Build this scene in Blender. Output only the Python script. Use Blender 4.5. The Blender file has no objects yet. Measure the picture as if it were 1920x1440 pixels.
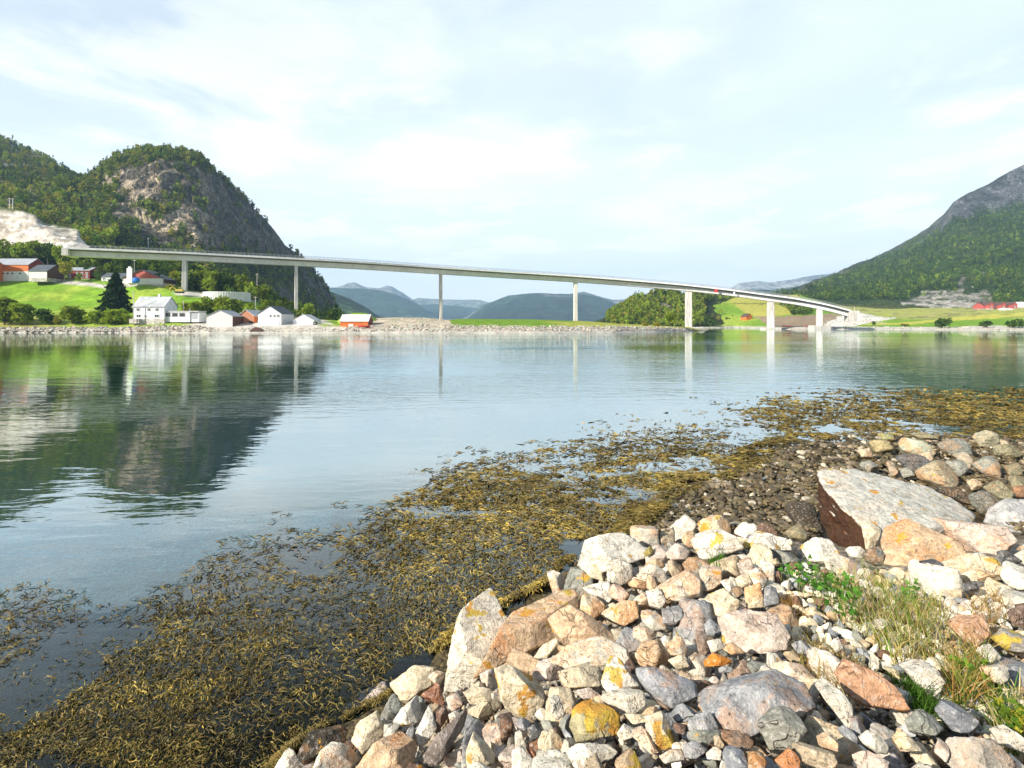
import bpy, bmesh, math, random
import numpy as np
from mathutils import Vector, Matrix
random.seed(7)
rng = np.random.default_rng(7)
SC = bpy.context.scene
COL = SC.collection
F, CX, CY, H = 1000.0, 960.0, 608.0, 3.2      # lens model in photo pixels; eye height above the fjord
SUN = np.array([-0.74, -0.47, 0.46]); SUN = SUN / np.linalg.norm(SUN)

def at(px, py, D):
    return np.array([(px - CX) / F * D, D, H + (CY - py) / F * D])

# ------------------------------------------------------------------ noise
def _hash(ix, iy, iz, seed):
    h = (ix.astype(np.int64) * 374761393 + iy.astype(np.int64) * 668265263 + iz.astype(np.int64) * 2147483647 + seed * 144269504) & 0xFFFFFFFF
    h = ((h ^ (h >> 13)) * 1274126177) & 0xFFFFFFFF
    h = ((h ^ (h >> 16)) * 2246822519) & 0xFFFFFFFF
    h = h ^ (h >> 15)
    return (h & 0xFFFFFF) / float(0x7FFFFF) - 1.0

def vnoise(P, seed=0):
    P = np.asarray(P, float)
    i = np.floor(P); f = P - i; f = f * f * f * (f * (f * 6 - 15) + 10)
    i = i.astype(np.int64)
    x, y, z = i[..., 0], i[..., 1], i[..., 2]
    fx, fy, fz = f[..., 0], f[..., 1], f[..., 2]
    def L(a, b, t): return a + (b - a) * t
    return L(L(L(_hash(x, y, z, seed), _hash(x + 1, y, z, seed), fx), L(_hash(x, y + 1, z, seed), _hash(x + 1, y + 1, z, seed), fx), fy),
             L(L(_hash(x, y, z + 1, seed), _hash(x + 1, y, z + 1, seed), fx), L(_hash(x, y + 1, z + 1, seed), _hash(x + 1, y + 1, z + 1, seed), fx), fy), fz)

def fbm(P, octv=4, seed=0, gain=0.5, lac=2.03):
    P = np.asarray(P, float); a = 1.0; s = 0.0; t = 0.0
    for k in range(octv):
        s = s + a * vnoise(P + 17.3 * k, seed + k * 31); t += a
        P = P * lac; a *= gain
    return s / t

def ss(a, b, x):
    t = np.clip((x - a) / (b - a), 0, 1); return t * t * (3 - 2 * t)

# ------------------------------------------------------------------ meshes and objects
def tag(o, label=None, cat=None, group=None, kind=None):
    if label: o['label'] = label
    if cat: o['category'] = cat
    if group: o['group'] = group
    if kind: o['kind'] = kind
    return o

def link(name, me, parent=None, loc=None):
    o = bpy.data.objects.new(name, me)
    COL.objects.link(o)
    if parent is not None: o.parent = parent
    if loc is not None: o.location = [float(v) for v in loc]
    return o

def empty(name, loc, rz=0.0):
    o = link(name, None, None, loc); o.rotation_euler = (0, 0, rz); o.empty_display_size = 0.3
    return o

def npmesh(name, V, Fc, mat, smooth=False, col=None):
    """V n x 3, Fc m x k (all faces with k corners), col n x 3 or None"""
    V = np.asarray(V, np.float32); Fc = np.asarray(Fc, np.int32)
    me = bpy.data.meshes.new(name)
    m, k = Fc.shape
    me.vertices.add(len(V)); me.vertices.foreach_set('co', V.ravel())
    me.loops.add(m * k); me.loops.foreach_set('vertex_index', Fc.ravel())
    me.polygons.add(m)
    me.polygons.foreach_set('loop_start', np.arange(0, m * k, k, dtype=np.int32))
    me.polygons.foreach_set('use_smooth', np.full(m, bool(smooth)))
    if col is not None:
        a = me.color_attributes.new('Col', 'FLOAT_COLOR', 'POINT')
        c = np.ones((len(V), 4), np.float32); c[:, :3] = col
        a.data.foreach_set('color', c.ravel())
    me.update(calc_edges=True); me.validate()
    if mat: me.materials.append(mat)
    return me

class MB:
    """collects boxes, prisms and bars; build() links them as ONE mesh object"""
    def __init__(s): s.v = []; s.f = []
    def add(s, V, Fs):
        o = len(s.v); s.v += [tuple(map(float, p)) for p in V]; s.f += [tuple(i + o for i in f) for f in Fs]; return s
    def box(s, x0, x1, y0, y1, z0, z1):
        V = [(x0, y0, z0), (x1, y0, z0), (x1, y1, z0), (x0, y1, z0), (x0, y0, z1), (x1, y0, z1), (x1, y1, z1), (x0, y1, z1)]
        return s.add(V, [(0, 3, 2, 1), (4, 5, 6, 7), (0, 1, 5, 4), (1, 2, 6, 5), (2, 3, 7, 6), (3, 0, 4, 7)])
    def prism(s, poly, axis, a, b):
        """poly 2-D counter-clockwise seen against the axis; axis 'x' or 'y' or 'z' """
        n = len(poly)
        def m(p, t):
            return (t, p[0], p[1]) if axis == 'x' else (p[0], t, p[1]) if axis == 'y' else (p[0], p[1], t)
        V = [m(p, a) for p in poly] + [m(p, b) for p in poly]
        return s.add(V, [tuple(range(n))[::-1], tuple(range(n, 2 * n))] + [(i, (i + 1) % n, n + (i + 1) % n, n + i) for i in range(n)])
    def tube(s, pts, rad, n=6):
        pts = [np.array(p, float) for p in pts]; rings = []
        o = len(s.v)
        for i, p in enumerate(pts):
            d = pts[min(i + 1, len(pts) - 1)] - pts[max(i - 1, 0)]; d = d / (np.linalg.norm(d) + 1e-9)
            a = np.cross(d, (0, 0, 1.0)) if abs(d[2]) < .9 else np.cross(d, (1.0, 0, 0)); a /= np.linalg.norm(a); b = np.cross(d, a)
            r = rad[i] if hasattr(rad, '__len__') else rad
            for k in range(n):
                t = 2 * math.pi * k / n
                s.v.append(tuple(p + r * (math.cos(t) * a + math.sin(t) * b)))
        for i in range(len(pts) - 1):
            for k in range(n):
                s.f.append((o + i * n + k, o + i * n + (k + 1) % n, o + (i + 1) * n + (k + 1) % n, o + (i + 1) * n + k))
        s.f.append(tuple(o + k for k in range(n))[::-1]); s.f.append(tuple(o + (len(pts) - 1) * n + k for k in range(n)))
        return s
    def build(s, name, mat, parent=None, loc=None, smooth=False):
        me = bpy.data.meshes.new(name); me.from_pydata(s.v, [], s.f)
        bm = bmesh.new(); bm.from_mesh(me); bmesh.ops.recalc_face_normals(bm, faces=bm.faces); bm.to_mesh(me); bm.free()
        if smooth:
            for p in me.polygons: p.use_smooth = True
        me.materials.append(mat)
        return link(name, me, parent, loc)

def ico(sub):
    bm = bmesh.new(); bmesh.ops.create_icosphere(bm, subdivisions=sub, radius=1.0)
    V = np.array([v.co[:] for v in bm.verts]); V /= np.linalg.norm(V, axis=1)[:, None]
    Fc = np.array([[v.index for v in f.verts] for f in bm.faces]); bm.free()
    return V, Fc
ICO = {k: ico(k) for k in (1, 2, 3, 4, 5, 6)}

# ------------------------------------------------------------------ materials
class NT:
    def __init__(s, name):
        s.m = bpy.data.materials.new(name); s.m.use_nodes = True
        s.t = s.m.node_tree; s.t.nodes.clear(); s.x = 0
        s.out = s.n('ShaderNodeOutputMaterial')
    def n(s, typ, **kw):
        o = s.t.nodes.new(typ)
        for k, v in kw.items(): setattr(o, k, v)
        return o
    def set(s, sock, v):
        if isinstance(v, bpy.types.NodeSocket): s.t.links.new(v, sock)
        elif v is not None:
            if hasattr(sock.default_value, '__len__') and not hasattr(v, '__len__'): v = (v, v, v, 1)[:len(sock.default_value)]
            if hasattr(v, '__len__') and len(sock.default_value) == 4 and len(v) == 3: v = tuple(v) + (1,)
            sock.default_value = v
    def pos(s): return s.n('ShaderNodeNewGeometry').outputs['Position']
    def obj(s): return s.n('ShaderNodeTexCoord').outputs['Object']
    def noise(s, vec, scale, detail=4, rough=.55, dist=0.0, out='Fac'):
        o = s.n('ShaderNodeTexNoise'); s.set(o.inputs['Vector'], vec); s.set(o.inputs['Scale'], scale)
        s.set(o.inputs['Detail'], detail); s.set(o.inputs['Roughness'], rough); s.set(o.inputs['Distortion'], dist)
        return o.outputs[out]
    def voro(s, vec, scale, feat='F1', out='Distance', rand=1.0):
        o = s.n('ShaderNodeTexVoronoi', feature=feat); s.set(o.inputs['Vector'], vec); s.set(o.inputs['Scale'], scale)
        s.set(o.inputs['Randomness'], rand)
        return o.outputs[out]
    def map(s, vec, scale=(1, 1, 1), rot=(0, 0, 0), loc=(0, 0, 0)):
        o = s.n('ShaderNodeMapping'); s.set(o.inputs['Vector'], vec); o.inputs['Scale'].default_value = scale
        o.inputs['Rotation'].default_value = rot; o.inputs['Location'].default_value = loc
        return o.outputs[0]
    def math(s, op, a, b=None, c=None, clamp=False):
        o = s.n('ShaderNodeMath', operation=op, use_clamp=clamp); s.set(o.inputs[0], a); s.set(o.inputs[1], b); s.set(o.inputs[2], c)
        return o.outputs[0]
    def vmath(s, op, a, b=None):
        o = s.n('ShaderNodeVectorMath', operation=op); s.set(o.inputs[0], a); s.set(o.inputs[1], b)
        return o.outputs[0]
    def ramp(s, fac, a, b, ca=0.0, cb=1.0):
        """smooth step from ca to cb between a and b"""
        o = s.n('ShaderNodeMapRange', interpolation_type='SMOOTHSTEP'); s.set(o.inputs[0], fac)
        s.set(o.inputs[1], a); s.set(o.inputs[2], b); s.set(o.inputs[3], ca); s.set(o.inputs[4], cb)
        return o.outputs[0]
    def mix(s, fac, a, b, mode='MIX'):
        o = s.n('ShaderNodeMix', data_type='RGBA', blend_type=mode); s.set(o.inputs[0], fac); s.set(o.inputs[6], a); s.set(o.inputs[7], b)
        return o.outputs[2]
    def attr(s, name='Col'):
        return s.n('ShaderNodeVertexColor', layer_name=name).outputs['Color']
    def sep(s, v):
        o = s.n('ShaderNodeSeparateXYZ'); s.set(o.inputs[0], v); return o.outputs
    def bump(s, h, strength=.5, dist=.1, normal=None):
        o = s.n('ShaderNodeBump'); s.set(o.inputs['Height'], h); s.set(o.inputs['Strength'], strength); s.set(o.inputs['Distance'], dist)
        if normal is not None: s.set(o.inputs['Normal'], normal)
        return o.outputs[0]
    def pbsdf(s, col, rough=.8, normal=None, spec=.3, metal=0.0):
        o = s.n('ShaderNodeBsdfPrincipled'); s.set(o.inputs['Base Color'], col); s.set(o.inputs['Roughness'], rough)
        s.set(o.inputs['Specular IOR Level'], spec); s.set(o.inputs['Metallic'], metal)
        if normal is not None: s.set(o.inputs['Normal'], normal)
        s.t.links.new(o.outputs[0], s.out.inputs['Surface'])
        return o

def flatmat(name, c, rough=.7, var=.18, scale=3.0, spec=.3, bump=0.0, stretch=(1, 1, 1)):
    t = NT(name); p = t.map(t.obj(), stretch)
    n = t.noise(p, scale, 5, .6)
    n2 = t.noise(p, scale * .13, 3)
    k = t.math('ADD', t.ramp(n, .3, .7, 1 - var, 1 + var), t.ramp(n2, .3, .7, -var * .7, var * .7))
    c4 = t.mix(1.0, tuple(c), k, 'MULTIPLY')
    t.pbsdf(c4, rough, t.bump(n, bump, .05) if bump else None, spec)
    return t.m

def siding(name, c, pitch=.25, axis=0, rough=.6):
    """painted boards with narrow joints: thin grooves every `pitch` metres"""
    t = NT(name); xyz = t.sep(t.obj())
    h = t.math('ADD', xyz[0], xyz[1]) if axis == 0 else xyz[2]
    f = t.math('FRACT', t.math('DIVIDE', h, pitch))
    g = t.math('LESS_THAN', f, .12)
    n = t.noise(t.map(t.obj(), (1, 1, .25)), 2.0, 5, .65)
    k = t.ramp(n, .3, .75, 1.1, .78)
    col = t.mix(1.0, tuple(c), k, 'MULTIPLY')
    t.pbsdf(col, rough, t.bump(t.math('SUBTRACT', 1.0, g), .6, .03))
    return t.m

M = {}
M['concrete'] = flatmat('concrete', (.56, .53, .47), .85, .24, 1.1, bump=.2, stretch=(1, 1, .12))
M['concrete_pale'] = flatmat('pale_concrete', (.66, .65, .62), .8, .10, .4)
M['concrete_grey'] = flatmat('grey_concrete', (.20, .20, .20), .85, .12, .4)  # dark tone stands in for shade under the bridge deck; chimney shares it
M['asphalt'] = flatmat('asphalt', (.055, .055, .058), .9, .2, 4)
M['galv'] = flatmat('galvanised_steel', (.30, .31, .32), .5, .1, 3, spec=.5)
M['white_wood'] = siding('white_boards', (.80, .79, .76), .3)
M['white_wood_h'] = siding('white_weatherboard', (.82, .81, .78), .25, 1)
M['grey_white_wood'] = siding('worn_white_boards', (.66, .65, .61), .3)
M['orange_wood'] = siding('orange_red_boards', (.62, .15, .03), .3)
M['red_wood'] = siding('dark_red_boards', (.20, .028, .018), .3)
M['pink_wood'] = siding('faded_red_boards', (.42, .09, .075), .3)
M['salmon_wood'] = siding('weathered_orange_boards', (.50, .22, .12), .3)
M['brown_wood'] = siding('brown_boards', (.10, .045, .028), .3)
M['roof_grey'] = flatmat('grey_sheet_roof', (.33, .34, .36), .6, .12, 1.5)
M['roof_pale'] = flatmat('pale_sheet_roof', (.60, .58, .54), .6, .12, 1.0)
M['roof_slate'] = flatmat('slate_roof', (.085, .095, .105), .65, .2, 2.0)
M['roof_stone'] = flatmat('pale_slate_roof', (.42, .43, .43), .7, .2, 2.2)
M['roof_brown'] = flatmat('brown_roof', (.10, .06, .05), .7, .2, 2.0)
M['stone_wall'] = flatmat('stone_foundation', (.45, .42, .36), .9, .35, 1.4, bump=.5)
M['glass'] = flatmat('window_glass', (.03, .035, .04), .12, .1, 1, spec=.6)
M['paint_white'] = flatmat('white_paint', (.8, .8, .78), .5, .05, 1)
M['blue'] = flatmat('blue_sheet', (.03, .16, .55), .5, .15, 1)
M['yellow'] = flatmat('yellow_paint', (.65, .50, .10), .45, .1, 1)
M['red'] = flatmat('bright_red_paint', (.62, .03, .03), .4, .1, 1)
M['black'] = flatmat('black_rubber', (.03, .03, .03), .7, .1, 2)
M['bark'] = flatmat('bark', (.12, .09, .065), .9, .3, 3, bump=.4, stretch=(1, 1, .3))
M['pole_wood'] = flatmat('weathered_pole', (.62, .58, .52), .8, .1, 2)

def foliage_mat():
    t = NT('foliage')
    c = t.attr()
    n = t.noise(t.pos(), .9, 3)
    c = t.mix(1.0, c, t.ramp(n, .3, .7, .75, 1.25), 'MULTIPLY')
    d = t.n('ShaderNodeBsdfDiffuse'); t.set(d.inputs[0], c)
    tr = t.n('ShaderNodeBsdfTranslucent'); t.set(tr.inputs[0], t.mix(1.0, c, (1.15, 1.2, .6, 1), 'MULTIPLY'))
    mx = t.n('ShaderNodeMixShader'); mx.inputs[0].default_value = .35
    t.t.links.new(d.outputs[0], mx.inputs[1]); t.t.links.new(tr.outputs[0], mx.inputs[2])
    t.t.links.new(mx.outputs[0], t.out.inputs['Surface'])
    return t.m
M['foliage'] = foliage_mat()

def cliff_mat():
    t = NT('cliff_rock'); p = t.map(t.pos(), (1, 1, .32)); q = t.map(t.pos(), (1, 1, .5), (0, .35, 0))
    n1 = t.noise(p, .055, 6, .62); n2 = t.noise(q, .30, 6, .68, .5); n3 = t.noise(t.map(t.pos(), (1, 1, .12)), .22, 4, .6, .6)
    k = t.math('MULTIPLY', t.ramp(n1, .3, .7, .62, 1.38), t.ramp(n2, .3, .7, .5, 1.5))
    k = t.math('MULTIPLY', k, t.ramp(t.math('ABSOLUTE', t.math('SUBTRACT', n3, .5)), .0, .045, .45, 1.0))
    c = t.mix(1.0, t.attr(), k, 'MULTIPLY')
    h = t.math('ADD', t.math('MULTIPLY', n1, 1.2), t.math('MULTIPLY', n2, .55)); h = t.math('ADD', h, t.math('MULTIPLY', t.ramp(t.math('ABSOLUTE', t.math('SUBTRACT', n3, .5)), .0, .06, 0, 1), .35))
    t.pbsdf(c, .95, t.bump(h, 1.0, 7.0), .1)
    return t.m
def terrain_mat(name, scale, bumpd, rough=.95, var=.5, stretch=(1, 1, 1)):
    t = NT(name); p = t.map(t.pos(), stretch)
    n1 = t.noise(p, scale, 6, .62); n2 = t.noise(p, scale * 5.3, 5, .65)
    k = t.math('MULTIPLY', t.ramp(n1, .3, .7, 1 - var, 1 + var), t.ramp(n2, .3, .7, 1 - var, 1 + var))
    c = t.mix(1.0, t.attr(), k, 'MULTIPLY')
    h = t.math('ADD', n1, t.math('MULTIPLY', n2, .4))
    t.pbsdf(c, rough, t.bump(h, .8, bumpd), .1)
    return t.m
M['land'] = terrain_mat('land_cover', .25, .35, var=.22)
M['cliff'] = cliff_mat()
M['far_hill'] = terrain_mat('far_hill_cover', .014, 45.0, var=.75)
M['stones_far'] = terrain_mat('shore_stone', .8, .2, var=.25)

# ------------------------------------------------------------------ camera, sun, sky
cam = bpy.data.cameras.new('camera'); co = link('camera', cam, None, (0, 0, H)); co.rotation_euler = (math.radians(90), 0, 0)
cam.sensor_width = 36.0; cam.lens = F / 1920 * 36.0; cam.shift_y = -(720 - CY) / 1920
cam.clip_start = .05; cam.clip_end = 60000
SC.camera = co
sun = bpy.data.lights.new('sun', 'SUN'); so = link('sun', sun)
sun.energy = 5.0; sun.angle = math.radians(.5); sun.color = (1, .94, .84)
so.rotation_euler = Vector((-SUN).tolist()).to_track_quat('-Z', 'Y').to_euler()

def make_world():
    w = bpy.data.worlds.new('World'); SC.world = w; w.use_nodes = True
    nt = w.node_tree; nt.nodes.clear()
    T = NT.__new__(NT); T.t = nt
    out = T.n('ShaderNodeOutputWorld'); bg = T.n('ShaderNodeBackground')
    sky = T.n('ShaderNodeTexSky'); sky.sky_type = 'NISHITA'; sky.sun_disc = False
    sky.sun_elevation = math.asin(SUN[2]); sky.sun_rotation = math.atan2(SUN[0], SUN[1])
    sky.air_density = 1.0; sky.dust_density = .6; sky.ozone_density = 1.0
    d = T.n('ShaderNodeTexCoord').outputs['Generated']
    x, y, z = T.sep(d)
    zz = T.math('ADD', T.math('MAXIMUM', z, 0.0), .10)
    cb = T.n('ShaderNodeCombineXYZ'); T.set(cb.inputs[0], T.math('DIVIDE', x, zz)); T.set(cb.inputs[1], T.math('DIVIDE', y, zz)); cb.inputs[2].default_value = 3.7
    pl = cb.outputs[0]
    n1 = T.noise(T.map(pl, (.42, .50, 1), (0, 0, .25)), 1.0, 8, .54, .3)
    n3 = T.noise(T.map(d, (1.0, 1.0, 2.6)), 1.3, 4, .5)
    n2 = T.noise(T.map(d, (1.5, 1.5, 4.2), (0, .10, 0), (.35, .9, .25)), 2.2, 10, .58, .25)
    n4 = T.noise(T.map(d, (1.5, 1.5, 7.5), (0, .06, 0), (1.35, .2, .65)), 3.4, 9, .58, .3)
    veil = T.ramp(T.math('ADD', T.math('MULTIPLY', n1, .6), T.math('MULTIPLY', n3, .45)), .40, .66)
    puff = T.math('MAXIMUM', T.ramp(n2, .47, .66), T.math('MULTIPLY', T.ramp(n4, .46, .58), T.ramp(z, .30, .16)))
    up = T.math('MULTIPLY', T.ramp(z, .48, .80, 1.0, .12), T.ramp(y, -.35, .15, .22, 1.0))
    low = T.ramp(z, .0, .42, .55, 0.0)
    cov = T.math('MULTIPLY', T.math('ADD', T.math('MULTIPLY_ADD', veil, .34, .58), low, clamp=True), up)
    c1 = T.mix(cov, sky.outputs[0], (6.35, 7.05, 7.45, 1))
    c2 = T.mix(T.math('MULTIPLY', T.math('MULTIPLY', T.math('MULTIPLY', puff, up), T.ramp(z, .52, .26, .35, 1.0)), .78), c1, (8.3, 8.15, 8.0, 1))
    c2 = T.mix(T.ramp(z, .24, .02, 0, .75), c2, (8.2, 8.35, 8.4, 1))
    T.set(bg.inputs[0], c2); bg.inputs[1].default_value = .1
    nt.links.new(bg.outputs[0], out.inputs[0])
make_world()
SC.view_settings.view_transform = 'Standard'; SC.view_settings.look = 'None'; SC.view_settings.gamma = 1.0
SC.view_settings.use_curve_mapping = False; SC.view_settings.exposure = 0.76
SC.render.engine = 'CYCLES'
SC.cycles.use_denoising = True
SC.cycles.max_bounces = 6; SC.cycles.diffuse_bounces = 2; SC.cycles.glossy_bounces = 3; SC.cycles.transparent_max_bounces = 8
SC.cycles.volume_bounces = 0; SC.cycles.caustics_reflective = False; SC.cycles.caustics_refractive = False
# ================================================================== far land: hills, shores, distant mountains
def lerp_line(line, us):
    a = np.array(line, float)
    return np.interp(us, a[:, 0], a[:, 1]), np.interp(us, a[:, 0], a[:, 2])

class Loft: pass
def loft(name, lines, u0, u1, nu, nvs, mat, colf, amp=0.0, nscale=.02, ampw=None, seed=1, jit=0.0, smooth=True, kind='structure', smoothpx=0.0, ribs=0.0):
    """a hill or shore as a grid in bearing and distance; each line gives (bearing px, height px, distance) across the hill"""
    us = np.linspace(u0, u1, nu)
    pys, Ds = [], []
    for ln in lines:
        py, D = lerp_line(ln, us)
        if smoothpx:
            k = max(1, int(smoothpx / (us[1] - us[0]))); ker = np.ones(2 * k + 1) / (2 * k + 1)
            D = np.convolve(np.pad(D, k, 'edge'), ker, 'valid')
        pys.append(py); Ds.append(D)
    rows_py, rows_D, rows_t = [], [], []
    for j in range(len(lines) - 1):
        n = nvs[j]
        for i in range(n + (1 if j == len(lines) - 2 else 0)):
            t = i / n
            rows_D.append(Ds[j] * (1 - t) + Ds[j + 1] * t)
            # interpolate heights, not picture rows
            z0 = H + (CY - pys[j]) / F * Ds[j]; z1 = H + (CY - pys[j + 1]) / F * Ds[j + 1]
            rows_py.append(z0 * (1 - t) + z1 * t); rows_t.append(np.full(nu, j + t))
    D = np.array(rows_D); Z = np.array(rows_py); T = np.array(rows_t); U = np.tile(us, (len(D), 1))
    X = (U - CX) / F * D
    Pn = np.stack([X, D, Z], -1)
    T0 = T
    if amp:
        w = np.interp(T, range(len(lines)), ampw) if ampw is not None else 1.0
        q = Pn * nscale
        n1 = fbm(q, 5, seed); n2 = fbm(q * np.array([1, 1, .6]) + 50, 5, seed + 9); n3 = fbm(q + 90, 5, seed + 5)
        Pn = Pn + np.stack([n1 * .8, n2, n3 * .75], -1) * (amp * w * np.ones(D.shape))[..., None]
    if ribs:
        rb = np.abs(fbm(Pn * np.array([.055, .055, .014]), 4, seed + 21)); rb2 = np.abs(fbm(Pn * np.array([.16, .16, .06]), 3, seed + 22))
        Pn[..., 1] += ribs * (2.2 * (.28 - rb) + .9 * (.28 - rb2)) * w
        Pn[..., 0] += ribs * .8 * (.28 - rb2) * w
    nv = len(D)
    dU = np.gradient(Pn, axis=1); dV = np.gradient(Pn, axis=0)
    Nn = np.cross(dU, dV); Nn /= np.linalg.norm(Nn, axis=-1, keepdims=True) + 1e-9
    py = CY - (Pn[..., 2] - H) / Pn[..., 1] * F; px = CX + Pn[..., 0] / Pn[..., 1] * F
    C = colf(px, py, Pn, Nn, T)
    idx = np.arange(nv * nu).reshape(nv, nu)
    Fc = np.stack([idx[:-1, :-1], idx[:-1, 1:], idx[1:, 1:], idx[1:, :-1]], -1).reshape(-1, 4)
    me = npmesh(name, Pn.reshape(-1, 3), Fc, mat, smooth, C.reshape(-1, 3))
    o = link(name, me); tag(o, kind=kind)
    L = Loft(); L.P, L.N, L.px, L.py, L.T, L.o = Pn, Nn, px, py, T, o
    return L

def blend(a, b, t): return a * (1 - t[..., None]) + np.asarray(b, float) * t[..., None]
def solid(px, c): return np.ones(px.shape + (3,)) * np.array(c, float)
def inpoly(px, py, poly):
    r = np.zeros(px.shape, bool); n = len(poly)
    for i in range(n):
        x0, y0 = poly[i]; x1, y1 = poly[(i + 1) % n]
        if y0 == y1: continue
        c = ((y0 > py) != (y1 > py)) & (px < (x1 - x0) * (py - y0) / (y1 - y0) + x0)
        r ^= c
    return r

# ---- distant mountains (blue only through the air between)
def far_hill(name, crest, D, base_py=606, depth=.25, col=(.05, .075, .04), rock=(.22, .2, .19), rockt=.5, seed=1, ext=60):
    a = np.array(crest, float)
    foot = [(x, base_py + 3, D * (1 - depth)) for x, y in crest]
    mid = [(x, y * .45 + base_py * .55, D * (1 - depth * .55)) for x, y in crest]
    cr = [(x, y, D) for x, y in crest]
    back = [(x, y * .6 + base_py * .4, D * (1 + depth * .8)) for x, y in crest]
    def colf(px, py, Pn, Nn, T):
        n = fbm(Pn * (6.0 / D), 5, seed + 3)
        c = blend(solid(px, col), np.array(col) * 2.2, ss(-.1, .4, n)); c = c * (1 + .7 * fbm(Pn * (45.0 / D), 4, seed + 8))[..., None].clip(.3, 2)
        return blend(c, rock, ss(rockt, rockt + .25, (T - 1.0) * .45 + fbm(Pn * (14.0 / D), 5, seed) * .7))
    return loft(name, [foot, mid, cr, back], a[0, 0], a[-1, 0], 240, (14, 18, 8), M['far_hill'], colf, amp=D * .018, nscale=11.0 / D, ampw=(0, .8, .35, 1), seed=seed)
GREENF = (.018, .034, .020)
far_hill('mountain', [(520, 600), (560, 556), (600, 545), (640, 538), (655, 532), (668, 531), (690, 540), (712, 541), (725, 536), (735, 537), (755, 548), (775, 563), (805, 585), (830, 603)], 7600, col=(.10, .10, .085), rockt=.2, seed=11)
far_hill('mountain', [(500, 590), (560, 545), (625, 541), (680, 542), (720, 546), (760, 558), (790, 572), (820, 590), (845, 604)], 5600, col=GREENF, rockt=.9, seed=12)
far_hill('mountain', [(560, 540), (600, 542), (630, 549), (660, 562), (690, 579), (715, 595), (728, 606)], 2200, col=(.035, .06, .02), rockt=.8, seed=13)
far_hill('mountain', [(740, 604), (765, 566), (785, 559), (830, 561), (870, 562), (900, 561), (915, 566), (950, 585), (985, 604)], 8000, col=(.09, .1, .08), rockt=.4, seed=14)
far_hill('mountain', [(735, 604), (770, 574), (820, 570), (860, 572), (900, 578), (940, 592), (970, 604)], 6600, col=GREENF, rockt=.9, seed=15)
far_hill('mountain', [(1000, 590), (1040, 560), (1075, 548), (1095, 546), (1120, 552), (1150, 560), (1180, 559), (1220, 562), (1300, 575), (1400, 598)], 6000, col=(.07, .085, .06), rockt=.3, seed=16)
far_hill('mountain', [(860, 606), (885, 587), (905, 573), (930, 563), (955, 554), (985, 551), (1030, 550), (1060, 551), (1085, 551), (1110, 554), (1140, 564), (1170, 577), (1200, 590), (1230, 605)], 4600, col=GREENF, rockt=.62, seed=17)
far_hill('mountain', [(1330, 575), (1355, 549), (1372, 538), (1385, 531), (1420, 527), (1450, 531), (1475, 525), (1510, 518), (1560, 512), (1640, 505)], 6400, col=(.11, .11, .10), rock=(.32, .30, .28), rockt=.15, seed=18)
far_hill('mountain', [(1320, 585), (1365, 548), (1410, 543), (1450, 544), (1500, 535), (1560, 515), (1640, 500)], 3400, col=(.04, .06, .03), rockt=.75, seed=19)

# ---- right mountain
RM_crest = [(1380, 575, 900), (1440, 553, 1000), (1500, 539, 1150), (1540, 522, 1250), (1600, 497, 1350), (1650, 476, 1400), (1700, 450, 1400), (1740, 426, 1350), (1768, 402, 1300), (1785, 380, 1280), (1815, 362, 1280), (1860, 341, 1300), (1890, 323, 1300), (1920, 308, 1300), (2000, 275, 1300), (2200, 240, 1300), (2500, 300, 1400)]
def rm_col(px, py, Pn, Nn, T):
    n = fbm(Pn * .012, 5, 41); n2 = fbm(Pn * .045, 5, 42)
    c = blend(solid(px, (.06, .10, .028)), (.12, .14, .036), ss(-.05, .35, n))
    c = blend(c, (.14, .14, .05), ss(.05, .4, n2) * ss(530, 500, py) * ss(1650, 1500, px))
    edge = np.interp(px, [1480, 1700, 1780, 1850, 1920, 2100, 2500], [20, 18, 30, 52, 82, 130, 150])
    cr = np.interp(px, [p[0] for p in RM_crest], [p[1] for p in RM_crest])
    cl = ss(edge * 1.15, edge * .75, (py - cr) + n2 * 26) * ss(1690, 1800, px)
    cl = np.maximum(cl, ss(7, 2, (py - cr) + n2 * 8) * .6)
    rk = blend(solid(px, (.17, .17, .175)), (.085, .09, .092), ss(-.2, .3, fbm(Pn * np.array([.04, .02, .012]), 5, 43)))
    c = blend(c, rk, cl)
    spots = ss(.30, .42, n2 + .25 * fbm(Pn * .1, 3, 44)) * ss(430, 520, py) * ss(1660, 1780, px)
    c = blend(c, (.36, .33, .29), spots * .8)
    q = inpoly(px + n2 * 30, py + n * 20, [(1700, 556), (1745, 544), (1790, 548), (1800, 530), (1812, 532), (1815, 548), (1860, 540), (1865, 575), (1700, 580)])
    c = blend(c, (.66, .60, .50), q * ss(-.35, .1, fbm(Pn * .06, 4, 49)))
    return c
RM = loft('mountain', [[(1380, 606, 560), (1480, 590, 570), (1700, 580, 575), (2500, 585, 520)],
    [(1380, 590, 640), (1480, 568, 650), (1700, 563, 640), (1920, 560, 620), (2500, 560, 600)],
    [(1380, 585, 760), (1500, 558, 850), (1600, 540, 900), (1700, 515, 930), (1800, 485, 930), (1920, 455, 930), (2500, 430, 930)],
    [(x, y + np.interp(x, [1400, 1700, 1780, 1850, 1920, 2500], [6, 22, 36, 60, 92, 150]), D * .93) for x, y, D in RM_crest],
    RM_crest, [(x, y + 60, D * 1.5) for x, y, D in RM_crest]], 1390, 2450, 420, (6, 26, 26, 30, 8), M['cliff'], rm_col, amp=26, nscale=.012, ampw=(0, .2, .9, 1, .35, 1), seed=40, smoothpx=12)

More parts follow.
